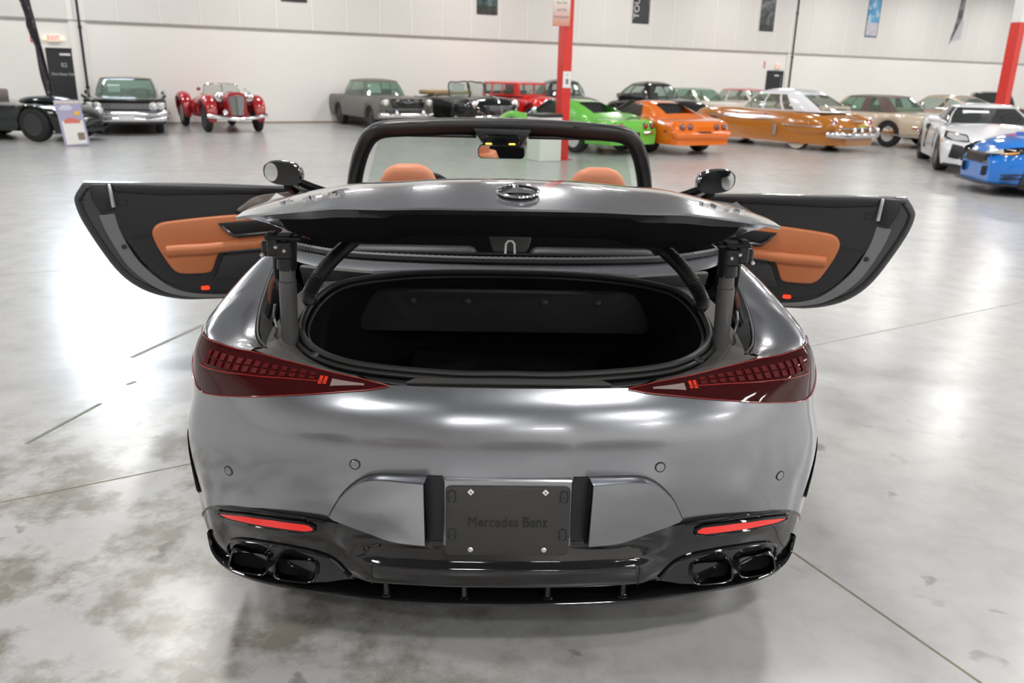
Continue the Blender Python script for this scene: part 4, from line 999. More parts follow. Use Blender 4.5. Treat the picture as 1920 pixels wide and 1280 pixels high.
# feather flag and sign board on the left
t = thing('feather_flag', 'dark feather flag with small pale print leaning beside the E2 door', 'flag', (-10.80, 18.95, 0))
edgeL = [(.02, .45), (-.02, .8), (-.08, 1.3), (-.11, 1.95), (-.13, 2.05), (-.26, 2.45), (-.26, 2.65), (-.34, 3.05), (-.50, 3.8)]; edgeR = [(.06, .45), (.09, .8), (.10, 1.3), (.05, 1.95), (.02, 2.2), (-.03, 2.5), (-.06, 2.65), (-.10, 3.05), (-.22, 3.8)]
cl, cr = crom(edgeL, 5), crom(edgeR, 5)
rows = [[(a[0] + (b_[0] - a[0]) * q, .03 * math.sin(q * 5 + a[1] * 3), a[1]) for q in np.linspace(0, 1, 7)] for a, b_ in zip(cl, cr)]
m = poster_mat('flag_print', [(.45, (.008, .008, .012)), (.62, (.02, .018, .03)), (.72, (.25, .22, .26)), (.78, (.35, .05, .08))], 9.0, .3)
g = grid(rows); g2 = grid([[(x, y + .004, z) for x, y, z in r] for r in rows], flip=True)
mesh('flag_cloth', join(g, g2), m, t)
mesh('flag_pole', tube([(.06, .01, .02), (.10, .01, 1.3), (-.05, .01, 2.65), (-.22, .01, 3.8)], .013, 8), M['black_pole'], t)
mesh('flag_base', join(tube([(-.25, 0, .012), (.35, 0, .012)], .012, 6), tube([(.06, -.3, .012), (.06, .3, .012)], .012, 6)), M['black_pole'], t)
t = thing('info_board', 'tilted display board with car picture and red heading beside the black roadster', 'sign', (-8.74, 15.75, 0), math.radians(24)); t.scale = (.88, .92, .92)
def IB(a, b, c): return (a - .38 + (.10 * (1 - b)), -.0 + c + b * .20, b * 1.0)
mesh('board_panel', bevelled(prism([(.08, .0), (.62, .03), (.60, .97), (.55, 1.0), (.08, 1.0), (.05, .97), (.055, .72), (.075, .68)], 0, .012, IB), .003, 1), mat('board_lilac', (.36, .34, .50), rough=.4), t, smooth=False)
mesh('board_text_sheet', prism([(.13, .03), (.57, .06), (.57, .56), (.13, .54)], -.004, -.001, IB), M['white_plastic'], t, smooth=False)
mesh('board_heading', prism([(.18, .49), (.52, .50), (.52, .56), (.40, .61), (.28, .61), (.18, .55)], -.006, -.004, IB), mat('heading_red', (.62, .16, .13), rough=.5), t, smooth=False)
mesh('board_photo', prism([(.40, .13), (.55, .14), (.55, .30), (.40, .29)], -.006, -.004, IB), mat('photo_brown', (.22, .17, .13), rough=.5, noise=.6, nscale=30), t, smooth=False)
mesh('board_picture', prism([(.12, .80), (.20, .88), (.36, .89), (.42, .82), (.36, .78), (.18, .77)], -.004, -.001, IB), mat('picture_silver', (.55, .58, .68), rough=.4, noise=.4, nscale=20), t, smooth=False)
mesh('board_price_tag', prism([(.42, .66), (.54, .68), (.54, .76), (.44, .75)], -.01, -.006, IB), mat('tag_yellow', (.80, .45, .05), rough=.5), t, smooth=False)
mesh('board_strip', prism([(.06, .92), (.58, .93), (.58, .98), (.06, .97)], -.004, -.001, IB), mat('strip_cream', (.62, .58, .50), rough=.5, noise=.5, nscale=40), t, smooth=False)
mesh('board_leg', join(tube([(-.2, .21, .95), (-.2, .36, .01)], .010, 6), tube([(.12, .21, .95), (.12, .36, .01)], .010, 6)), M['alu'], t)

# ------------------------------------------------------------------ the other cars
def car_paint(name, c, rough=.25, coat=None): return mat(name, c, rough=rough, coat=(coat if coat is not None else (.35 if max(c) < .05 else .8)))
G_clear = glass('car_glass', (.72, .80, .76), .10)
G_green = glass('green_car_glass', (.52, .68, .58), .20)
G_dark = glass('dark_car_glass', (.14, .16, .16), .30)
M['head_glass'] = mat('headlamp_glass', (.70, .72, .72), rough=.12, coat=1.0, metal=.3)
M['cream_leather'] = mat('pale_upholstery', (.45, .40, .34), rough=.6)
M['dark_uphol'] = mat('dark_upholstery', (.03, .03, .03), rough=.7)
M['paper'] = mat('paper_card', (.80, .82, .82), rough=.7)
M['red_lamp'] = mat('red_car_lamp', (.35, .01, .01), rough=.1, coat=1.0)
M['amber'] = mat('amber_lamp', (.85, .35, .03), rough=.2, coat=1.0)
def hull(S):
    L = S['L']; top, sh, hw = smooth1(S['top']), smooth1(S['sh']), smooth1(S['hw'])
    ys = set(np.linspace(-L / 2, L / 2, 44).round(4).tolist())
    for y, r, *_ in S['wheels']:
        ys |= set((y + (r + .045) * np.cos(np.linspace(0, math.pi, 13))).round(4).tolist())
    rows = []
    for y in sorted(ys):
        if abs(y) > L / 2 or y > S.get('y1', 99): continue
        w, zt, zs, z0 = hw(y), top(y), sh(y), S.get('zlo', .2)
        for wy, r, *_ in S['wheels']:
            R = r + .045
            if abs(y - wy) <= R and not (S.get('skirt') and wy < 0): z0 = max(z0, r + math.sqrt(max(0, R * R - (y - wy) ** 2)) - .03)
        z0 = min(z0, zs - .06)
        b = S.get('bulge', 1.0)
        half = [(0, z0), (.8 * w, z0), (.965 * w, z0 + .005), (w, z0 + .3 * (zs - z0)), (w * b, z0 + .6 * (zs - z0)), (.985 * w, z0 + .85 * (zs - z0)), (.94 * w, zs), (.86 * w, zs + .35 * (zt - zs)), (.72 * w, zs + .65 * (zt - zs)), (.48 * w, zs + .9 * (zt - zs)), (.24 * w, zs + .98 * (zt - zs)), (0, zt)]
        rows.append([(x, y, z) for x, z in half] + [(-x, y, z) for x, z in half[-2:0:-1]])
    V, Fc = grid(rows, closed=True); n = len(rows[0])
    Fc.append(tuple(range(n))); Fc.append(tuple((len(rows) - 1) * n + j for j in range(n)))
    return V, Fc
def greenhouse(t, G, roof_m, pillar_m, glass_m):
    n = G.get('n', 5); e = 2 / n; c = .7071 ** e
    (bf, br, bw, bz), (rf, rr, rw, rz) = G['b'], G['r']
    t0, t1 = G.get('t', (.08, .90))
    fs = sorted(set(np.linspace(-c, c, 15).round(4).tolist() + [q for w in G['side'] for q in w]))
    gs = sorted(set(np.linspace(-c, c, 11).round(4).tolist() + [-G['front'], G['front'], -G['rear'], G['rear']] + ([-.03, .03] if G.get('split') else [])))
    A = []
    for f in fs[:-1]: A.append(('s', f, 1))
    for g in gs[::-1][:-1]: A.append(('f', g, 1))
    for f in fs[::-1][:-1]: A.append(('s', f, -1))
    for g in gs[:-1]: A.append(('r', g, 1))
    def pt(k, tt):
        kind, q, s = A[k % len(A)]
        if kind == 's': y = q; x = s * (1 - abs(q) ** n) ** (1 / n)
        else: x = q; y = (1 if kind == 'f' else -1) * (1 - abs(q) ** n) ** (1 / n)
        cy = (bf + br) / 2 * (1 - tt) + (rf + rr) / 2 * tt; hl = (bf - br) / 2 * (1 - tt) + (rf - rr) / 2 * tt; w = bw * (1 - tt) + rw * tt
        k2 = 1 + G.get('bow', .035) * math.sin(math.pi * min(tt, 1))
        return (x * w * k2, cy + y * hl * (1 + .3 * (k2 - 1)), bz + (rz - bz) * tt)
    ts = [0, t0, t0 + (t1 - t0) / 3, t0 + 2 * (t1 - t0) / 3, t1, 1]
    NA = len(A)
    def region(k):
        a, b_ = A[k], A[(k + 1) % NA]
        kind = a[0]
        q0 = a[1]
        if b_[0] == kind: q1 = b_[1]
        else: q1 = c if (kind == 's' and a[2] > 0) or (kind == 'r') else -c
        m = (q0 + q1) / 2
        if kind == 's':
            for i, (f0, f1) in enumerate(G['side']):
                if f0 < m < f1: return ('side', i, a[2])
        elif kind == 'f' and abs(m) < G['front'] and not (G.get('split') and abs(m) < .03): return ('front', 0 if not G.get('split') else int(m > 0), 1)
        elif kind == 'r' and abs(m) < G['rear']: return ('rear', 0, 1)
        return None
    P = [[pt(k, q) for k in range(NA)] for q in ts]
    crown = G.get('crown', .06); rr_ = [.96, .82, .6, .35]
    cyr = (rf + rr) / 2
    top_rows = [[(p[0] * q, cyr + (p[1] - cyr) * q, rz + crown * (1 - q ** 2.4)) for p in P[-1]] for q in rr_]
    V, Fp, panes = [], [], {}
    rows = P + top_rows; m_ = len(rows)
    for r in rows: V += r
    V.append((0, cyr, rz + crown))
    Fr = []
    for i in range(m_ - 1):
        for k in range(NA):
            q = (i * NA + k, i * NA + (k + 1) % NA, (i + 1) * NA + (k + 1) % NA, (i + 1) * NA + k)
            if i >= 5: Fr.append(q); continue
            reg = region(k)
            if reg and 1 <= i <= 3: panes.setdefault(reg, []).append(q)
            elif i >= 4: Fr.append(q)
            else: Fp.append(q)
    for k in range(NA): Fr.append(((m_ - 1) * NA + k, (m_ - 1) * NA + (k + 1) % NA, len(V) - 1))
    def sub(Fs):
        ids = sorted({i for q in Fs for i in q}); mp = {i: j for j, i in enumerate(ids)}
        return [V[i] for i in ids], [tuple(mp[i] for i in q) for q in Fs]
    if roof_m is pillar_m: mesh('cabin_shell', sub(Fr + Fp), roof_m, t, sharp=50)
    else:
        mesh('roof', sub(Fr), roof_m, t, sharp=50); mesh('cabin_pillars', sub(Fp), pillar_m, t, sharp=50)
    for reg, Fs in panes.items():
        nm = {'side': 'side_window', 'front': 'windscreen', 'rear': 'rear_window'}[reg[0]]
        v, f = sub(Fs); mesh(nm, (v, f), glass_m, t, sharp=60)
        if G.get('chrome') and reg[0] in ('front', 'rear', 'side'):
            xs_ = v
    return pt
def wheels(t, S, tyre=None, hub=None, whitewall=False, style='spoke'):
    cache = {}
    for y, r, w, tr in S['wheels']:
        for s in (-1, 1):
            fr = frame((s * tr, y, r), (s, 0, 0))
            o = mesh('wheel', lathe([(.62 * r, -w / 2), (.86 * r, -w / 2), (.97 * r, -w * .42), (r, -w * .25), (r, w * .25), (.97 * r, w * .42), (.86 * r, w / 2), (.64 * r, w * .47), (.60 * r, w * .3), (.2 * r, w * .3), (0, w * .3)], 26, fr), tyre or M['tyre'], t)
            if whitewall: mesh('white_wall', lathe([(.64 * r, w * .49), (.86 * r, w * .515), (.86 * r, w * .49)], 26, fr), M['cream_wall'], o)
            if style == 'disc': mesh('hub_cap', lathe([(.60 * r, w * .33), (.58 * r, w * .42), (.45 * r, w * .46), (.3 * r, w * .54), (0, w * .58)], 22, fr), hub or M['chrome'], o)
            else: mesh('rim', join(lathe([(.64 * r, w * .46), (.60 * r, w * .32), (.54 * r, w * .30)], 26, fr), lathe([(.2 * r, w * .3), (.18 * r, w * .44), (0, w * .46)], 14, fr), *[tf(box(.15 * r, .58 * r, -.07 * r, .07 * r, w * .30, w * .38), fr @ Matrix.Rotation(math.tau * k / 5, 4, 'Z')) for k in range(5)]), hub or M['alu'], o)
M['cream_wall'] = mat('cream_white_wall', (.72, .68, .58), rough=.6)
def interior(t, G, m, sw_side=-1):
    (bf, br, bw, bz) = G['b']; zt = G['r'][3]; h_ = zt - bz
    mesh('cabin_floor', box(-bw * .92, bw * .92, br + .42, bf - .10, bz - .03, bz + .012), M['dark_uphol'], t, smooth=False)
    for x in (-bw * .45, bw * .45):
        mesh('seat', rbox(x - bw * .36, x + bw * .36, (bf + br) / 2 - .08, (bf + br) / 2 + .06, bz - .02, bz + h_ * .42, .04, 2), m, t)
    mesh('rear_bench', rbox(-bw * .8, bw * .8, br + .16, br + .30, bz - .02, bz + h_ * .32, .04, 2), m, t)
    mesh('steering_wheel', tf(tube([(.19 * math.cos(a), .19 * math.sin(a), 0) for a in np.linspace(0, math.tau, 20, endpoint=False)], .012, 6, closed=True), frame((sw_side * bw * .45, bf - .42, bz + .06), (0, -1, .6))), M['dark_uphol'], t)
def card(t, x, y, z, w=.34, h_=.24, tilt=.3):
    mesh('price_card', tf(rbox(-w / 2, w / 2, -.003, .003, 0, h_, .001, 1), Matrix.Translation((x, y, z)) @ Matrix.Rotation(tilt, 4, 'X')), M['paper'], t, smooth=False)
def disc(t, name, pos, r, dirv, m, depth=.05, ring=None, ring_m=None):
    o = mesh(name, lathe([(r, -depth), (r, 0), (r * .8, depth * .35), (r * .4, depth * .55), (0, depth * .6)], 18, frame(pos, dirv)), m, t)
    if ring: mesh('lamp_ring', lathe([(r * .98, -depth * .2), (r + ring, -depth * .2), (r + ring, depth * .2), (r * .98, depth * .25)], 18, frame(pos, dirv)), ring_m or M['chrome'], o)
    return o
def bar(t, name, path, r, m, sx=.6, sy=1.0, n=8): return mesh(name, tube(crom(path, 5), r, 10, sx=sx, sy=sy), m, t)
def car_at(name, label, fwd, ref, loc, scale=1.0):
    f = Vector((fwd[0], fwd[1], 0)).normalized(); r = Vector((f.y, -f.x, 0))
    p = Vector((loc[0], loc[1], 0)) - (f * ref[1] + r * ref[0]) * scale
    t = thing(name, label, 'car', p, math.atan2(-f.x, f.y))
    t.scale = (scale, scale, scale)
    return t
def symx(path): return [(-x, y, z) for x, y, z in path[::-1]] + list(path)

# --- black early-sixties hardtop with four headlamps
S = dict(L=5.0, zlo=.28, wheels=[(1.62, .36, .20, .76), (-1.35, .36, .20, .76)], top=[(-2.5, .78), (-2.3, .90), (-1.2, .93), (1.0, .95), (1.8, .93), (2.35, .88), (2.5, .78)], sh=[(-2.5, .72), (-2.3, .86), (0, .88), (1.8, .91), (2.4, .93), (2.5, .78)], hw=[(-2.5, .85), (-2.2, .95), (0, .98), (2.2, .97), (2.42, .95), (2.5, .90)])
t = car_at('hardtop_sedan', 'black early-sixties hardtop with four headlamps and wide chrome grille by the E2 door', (.36, -.93), (0, 1.62), (-9.25, 19.70), .95)
blk = car_paint('black_car_paint', (.010, .012, .012), .12)
mesh('body', hull(S), blk, t)
G = dict(b=(.95, -1.55, .80, .90), r=(.30, -1.25, .66, 1.38), n=6, side=[(-.80, -.1), (-.06, .82)], front=.90, rear=.86, crown=.04)
greenhouse(t, G, blk, blk, G_green); interior(t, G, M['cream_leather'], -1); card(t, .30, .62, 1.02, .3, .2)
for s in (-1, 1):
    for x in (.66, .84): disc(t, 'headlamp', (s * x, 2.50, .72 + (.02 if x > .7 else 0)), .085, (0, 1, 0), M['head_glass'], .05, .022)
    bar(t, 'hood_fin', [(s * .93, 1.3, .90), (s * .95, 2.0, .94), (s * .97, 2.46, .985), (s * .90, 2.52, .93)], .035, blk)
    disc(t, 'door_mirror', (s * .93, 1.25, 1.03), .06, (0, -1, .1), M['chrome'], .06)
gr = mesh('grille', box(-.56, .56, 2.46, 2.50, .64, .80), M['satin_black'], t, smooth=False)
for k in range(26): mesh('grille_bar', rbox(-.55 + k * .044 - .009, -.55 + k * .044 + .009, 2.49, 2.53, .645, .795, .004, 1), M['alu'], gr)
mesh('hood_lip', rbox(-.95, .95, 2.36, 2.54, .82, .90, .03, 2), blk, t)
bar(t, 'bumper', symx([(0, 2.62, .53), (.5, 2.61, .53), (.85, 2.56, .54), (1.0, 2.38, .56)]), .085, M['chrome'], .8)
bar(t, 'bumper_lower', symx([(0, 2.60, .40), (.5, 2.59, .40), (.85, 2.52, .41), (.95, 2.38, .43)]), .07, M['chrome'], .8)
mesh('number_plate', rbox(-.19, .19, 2.68, 2.70, .38, .50, .01, 1), M['paper'], t)
wheels(t, S, whitewall=False, style='disc')

# --- red boat-tail roadster with pontoon wings
t = car_at('vintage_roadster', 'red vintage boat-tail roadster with separate wings and low windscreen near the wall', (.52, -.85), (0, 1.38), (-7.00, 20.95), .95)
red = car_paint('deep_red_paint', (.40, .012, .015), .12)
S = dict(L=4.5, zlo=.34, wheels=[(9, .1)], top=[(-2.25, .55), (-1.6, .80), (-.6, .98), (.4, 1.02), (1.3, 1.03), (1.75, 1.02), (1.9, .86)], sh=[(-2.25, .50), (-1.5, .70), (0, .84), (1.3, .86), (1.8, .84), (1.9, .7)], hw=[(-2.25, .05), (-1.7, .38), (-.8, .62), (.0, .62), (.9, .46), (1.5, .36), (1.8, .31), (1.9, .24)])
V, Fc = hull(dict(S, L=4.5, y1=1.9))
mesh('body', (V, Fc), red, t)
S2 = dict(wheels=[(1.38, .39, .17, .70), (-1.45, .39, .17, .70)])
wheels(t, S2, hub=M['alu'])
def wing(s, y0, y1, yc, r, w, x, drop):
    rows = []
    for k in range(19):
        a = math.radians(200 - 200 * k / 18 - 10); y = yc + (r + .10) * -math.cos(a) * 1.05; z = .40 + (r + .12) * math.sin(a)
        ww = w * (.35 + .65 * math.sin(math.pi * min(1, max(0, (k + 1.5) / 20))))
        rows.append([(s * (x + ww * math.cos(b_)), y + .02 * math.sin(b_), z + .13 * math.sin(b_) * (1 if math.sin(b_) > 0 else .25)) for b_ in np.linspace(0, math.tau, 14, endpoint=False)])
    V, Fq = grid(rows, closed=True); n = 14; Fq.append(tuple(range(n))); Fq.append(tuple(18 * n + j for j in range(n)))
    return V, Fq
for s in (-1, 1):
    mesh('front_wing', wing(s, 0, 0, 1.38, .36, .20, .66, 0), red, t)
    mesh('rear_wing', wing(s, 0, 0, -1.45, .38, .19, .70, 0), red, t)
    mesh('wing_guard', rbox(s * .72 - .10, s * .72 + .10, -1.06, -1.01, .50, .64, .02, 2), M['alu'], t)
    disc(t, 'headlamp', (s * .40, 1.70, .96), .115, (0, 1, .05), M['head_glass'], .10, .015)
    mesh('headlamp_bowl', ellipsoid((s * .40, 1.62, .96), (.12, .16, .12)), M['chrome'], t)
    mesh('headlamp_post', tube([(s * .42, 1.6, .86), (s * .46, 1.5, .72)], .02, 6), M['chrome'], t)
    disc(t, 'door_mirror', (s * .66, .45, 1.13), .055, (0, -1, .1), M['chrome'], .05)
gr = mesh('grille', bevelled(prism([(-.22, .98), (.22, .98), (.25, .85), (.18, .45), (-.18, .45), (-.25, .85)], 1.86, 1.93), .02, 1), M['grey_plastic'], t)
for x in np.linspace(-.18, .18, 9): mesh('grille_bar', tube([(x, 1.945, .97), (x * .8, 1.945, .47)], .007, 5), M['chrome'], gr)
bar(t, 'grille_frame', [(-.18, 1.93, .45), (-.25, 1.93, .85), (-.2, 1.92, 1.0), (0, 1.92, 1.05), (.2, 1.92, 1.0), (.25, 1.93, .85), (.18, 1.93, .45)], .035, red, 1.0)
bar(t, 'bumper', symx([(0, 2.12, .36), (.25, 2.10, .39), (.6, 2.03, .44), (.82, 1.95, .46)]), .055, M['chrome'], .5)
for s in (-1, 1):
    mesh('windscreen', grid([[(s * x, .52 - .25 * x * x - .14 * q, 1.0 + .26 * q) for x in np.linspace(.01, .52 - .04 * q, 7)] for q in (0, .5, 1)]), G_clear, t)
    bar(t, 'windscreen_frame', [(s * .01, .52, 1.0), (s * .01, .38, 1.27), (s * .25, .36, 1.27), (s * .45, .31, 1.24), (s * .53, .40, 1.0)], .012, M['chrome'], 1.0)
mesh('cockpit', rbox(-.42, .42, -.5, .25, .93, 1.0, .05, 2), M['cream_leather'], t)
mesh('horn', lathe([(.02, -.1), (.03, 0), (.07, .08), (0, .07)], 12, frame((.34, 1.9, .55), (0, 1, 0))), M['chrome'], t)

# --- satin grey fifties sedan with chrome nose
S = dict(L=4.95, zlo=.34, wheels=[(1.48, .36, .22, .74), (-1.42, .36, .22, .74)], top=[(-2.47, .80), (-2.3, .98), (-1.4, 1.03), (.9, 1.05), (1.8, 1.03), (2.35, .98), (2.47, .80)], sh=[(-2.47, .76), (-2.3, .98), (-1.0, .98), (.9, .97), (2.2, .96), (2.47, .82)], hw=[(-2.47, .84), (-2.2, .90), (0, .93), (2.2, .92), (2.47, .86)])
t = car_at('fifties_sedan', 'satin grey fifties sedan with green-tinted glass and chrome bumper near the wall', (.50, -.87), (.74, 1.48), (-3.50, 23.0), .92)
gry = mat('satin_grey_paint', (.115, .105, .095), rough=.45, coat=.2)
mesh('body', hull(S), gry, t)
G = dict(b=(.95, -1.55, .76, 1.00), r=(.48, -1.15, .62, 1.48), n=5, side=[(-.82, -.25), (-.18, .78)], front=.86, rear=.86, crown=.07)
greenhouse(t, G, gry, gry, G_green); interior(t, G, M['dark_uphol']); card(t, .34, .66, 1.10, .42, .26)
for s in (-1, 1):
    disc(t, 'headlamp', (s * .74, 2.46, .84), .095, (0, 1, 0), M['head_glass'], .06, .03)
    bar(t, 'wing_peak', [(s * .80, 1.2, .99), (s * .80, 2.0, .985), (s * .78, 2.46, .95)], .05, gry)
mesh('hood_nose', rbox(-.56, .56, 2.40, 2.50, .70, .98, .04, 2), M['gloss_black'], t)
gr = mesh('grille', rbox(-.74, .74, 2.44, 2.50, .54, .70, .02, 1), M['satin_black'], t)
for z in (.57, .62, .67): bar(gr, 'grille_bar', symx([(0, 2.53, z), (.4, 2.53, z), (.74, 2.48, z)]), .016, M['chrome'], 1.0)
bar(t, 'bumper', symx([(0, 2.62, .48), (.5, 2.61, .48), (.8, 2.54, .48), (.93, 2.35, .48)]), .075, M['chrome'], .7)
for s in (-1, 1): mesh('bumper_guard', ellipsoid((s * .45, 2.64, .52), (.06, .06, .12)), M['chrome'], t)
bar(t, 'emblem_vee', [(-.22, 2.51, .90), (0, 2.51, .84), (.22, 2.51, .90)], .014, M['chrome'], 1.0)
wheels(t, S, style='disc', hub=M['satin_black'])

# --- black forties convertible, hood down
S = dict(L=4.9, zlo=.32, wheels=[(1.45, .37, .18, .74), (-1.40, .37, .18, .74)], top=[(-2.45, .55), (-2.2, .80), (-1.5, .98), (-.4, 1.02), (.6, 1.05), (1.6, 1.03), (2.1, .98), (2.3, .80), (2.45, .6)], sh=[(-2.45, .5), (-2.0, .78), (-.5, .94), (.6, .93), (1.6, .86), (2.1, .82), (2.45, .55)], hw=[(-2.45, .55), (-2.1, .80), (-1.2, .90), (0, .90), (1.3, .90), (2.0, .84), (2.3, .66), (2.45, .5)])
t = car_at('forties_convertible', 'black forties convertible with folded tan hood and white-wall tyres', (.52, -.85), (0, 1.45), (-.28, 23.2), .98)
mesh('body', hull(S), blk, t)
for s in (-1, 1):
    mesh('front_wing', ellipsoid((s * .76, 1.50, .68), (.19, .66, .30)), blk, t)
    mesh('rear_wing', ellipsoid((s * .80, -1.45, .62), (.16, .62, .30)), blk, t)
    disc(t, 'headlamp', (s * .68, 2.14, .80), .10, (0, 1, .05), M['head_glass'], .08, .03)
    disc(t, 'side_lamp', (s * .62, 2.28, .60), .05, (0, 1, 0), M['amber'], .04, .02)
    mesh('windscreen', grid([[(s * x, .62 - .14 * x - .16 * q, 1.02 + .36 * q) for x in np.linspace(.01, .66 - .05 * q, 6)] for q in (0, .5, 1)]), G_clear, t)
    bar(t, 'windscreen_frame', [(s * .0, .62, 1.02), (s * .0, .46, 1.40), (s * .35, .42, 1.40), (s * .60, .36, 1.37), (s * .68, .53, 1.02)], .022, M['satin_black'], 1.0)
card(t, .30, .40, 1.12, .44, .24)
gr = mesh('grille', bevelled(prism([(-.50, .50), (.50, .50), (.44, .78), (-.44, .78)], 2.26, 2.40), .04, 2), M['satin_black'], t)
for z in (.53, .58, .63, .68, .73, .77): bar(gr, 'grille_bar', symx([(0, 2.46, z), (.3, 2.42, z), (.5, 2.28, z)]), .014, M['chrome'], 1.0)
bar(t, 'bumper', symx([(0, 2.60, .46), (.5, 2.56, .46), (.84, 2.40, .46)]), .06, M['chrome'], .6)
mesh('hood_ornament', tube([(0, 1.6, 1.06), (0, 2.2, 1.0), (0, 2.36, .86)], .03, 8), M['chrome'], t)
tanc = mat('tan_canvas', (.42, .30, .16), rough=.8)
mesh('folded_hood', rbox(-.72, .72, -1.5, -.85, 1.0, 1.14, .06, 3), tanc, t)
mesh('seat', rbox(-.66, .66, -.55, -.35, .95, 1.14, .05, 2), tanc, t)
mesh('cockpit', rbox(-.66, .66, -.9, .45, .96, 1.03, .02, 1), M['dark_uphol'], t)
wheels(t, S, whitewall=True, style='disc')

# --- red thirties hot-rod sedan
S = dict(L=3.7, zlo=.34, wheels=[(9, .1)], top=[(-1.85, .9), (-1.6, 1.05), (-.2, 1.08), (.3, 1.06), (1.0, 1.04), (1.5, 1.02), (1.6, .9)], sh=[(-1.85, .85), (-1.5, .98), (.3, .96), (1.5, .90), (1.6, .8)], hw=[(-1.85, .60), (-1.5, .70), (0, .70), (.5, .56), (1.2, .40), (1.6, .32)])
t = car_at('hot_rod_sedan', 'bright red thirties hot-rod sedan left of the red column', (.62, -.78), (0, 0), (.98, 25.9), .95)
hr = car_paint('bright_red_paint', (.68, .016, .012), .18)
mesh('body', hull(dict(S, L=3.7, y1=1.6)), hr, t)
G = dict(b=(.52, -1.55, .72, 1.02), r=(.50, -1.50, .70, 1.46), n=8, side=[(-.80, -.36), (-.26, .20), (.28, .80)], front=.80, rear=.6, crown=.07, split=True, t=(.14, .86), bow=.01)
greenhouse(t, G, hr, hr, G_clear); interior(t, G, M['dark_uphol'])
S2 = dict(wheels=[(1.35, .36, .2, .72), (-1.25, .38, .22, .72)]); wheels(t, S2, style='disc')
for s in (-1, 1):
    mesh('front_wing', wing(s, 0, 0, 1.35, .34, .17, .70, 0), hr, t); mesh('rear_wing', wing(s, 0, 0, -1.25, .36, .17, .72, 0), hr, t)
    disc(t, 'headlamp', (s * .42, 1.66, .82), .10, (0, 1, 0), M['head_glass'], .09, .02)
mesh('radiator_grille', bevelled(prism([(-.28, .5), (.28, .5), (.30, 1.0), (-.30, 1.0)], 1.60, 1.68), .03, 2), M['chrome'], t)
bar(t, 'bumper', symx([(0, 1.95, .45), (.5, 1.93, .45), (.8, 1.85, .46)]), .04, M['chrome'], .6)

# --- two black forties coupes
def coupe(label, fwd, loc, sc):
    S = dict(L=4.7, zlo=.32, wheels=[(1.4, .36, .18, .72), (-1.35, .36, .18, .72)], top=[(-2.35, .55), (-2.0, .85), (-1.3, 1.05), (.4, 1.08), (1.4, 1.06), (2.0, .98), (2.35, .6)], sh=[(-2.35, .5), (-1.8, .78), (-.5, .96), (.5, .96), (1.5, .88), (2.0, .8), (2.35, .55)], hw=[(-2.35, .5), (-2.0, .78), (-1.0, .86), (.6, .86), (1.4, .86), (2.0, .76), (2.35, .45)])
    t = car_at('forties_coupe', label, fwd, (0, 0), loc, sc)
    bp_ = car_paint('black_coupe_paint', (.014, .012, .014), .2)
    mesh('body', hull(S), bp_, t)
    G = dict(b=(.70, -1.75, .76, 1.02), r=(.25, -.95, .56, 1.52), n=4, side=[(-.62, -.12), (-.02, .66)], front=.80, rear=.5, crown=.10, split=True, bow=.10, t=(.12, .86))
    greenhouse(t, G, bp_, bp_, G_clear); interior(t, G, M['dark_uphol']); card(t, -.02, .36, 1.14, .40, .28)
    for s in (-1, 1):
        mesh('front_wing', ellipsoid((s * .72, 1.42, .66), (.18, .62, .30)), bp_, t); mesh('rear_wing', ellipsoid((s * .74, -1.4, .62), (.16, .6, .3)), bp_, t)
        disc(t, 'headlamp', (s * .62, 1.98, .80), .09, (0, 1, .05), M['head_glass'], .06, .02)
    bar(t, 'bumper', symx([(0, 2.45, .46), (.5, 2.42, .46), (.8, 2.3, .46)]), .05, M['chrome'], .6)
    bar(t, 'windscreen_chrome', [(-.55, .60, 1.06), (0, .74, 1.06), (.55, .60, 1.06)], .012, M['chrome'], 1.0)
    wheels(t, S, style='disc')
coupe('black forties coupe half hidden behind the red column', (.22, -.975), (2.45, 27.6), .94)
coupe('black forties coupe with split windscreen behind the orange sports car', (.44, -.90), (5.40, 26.2), .94)

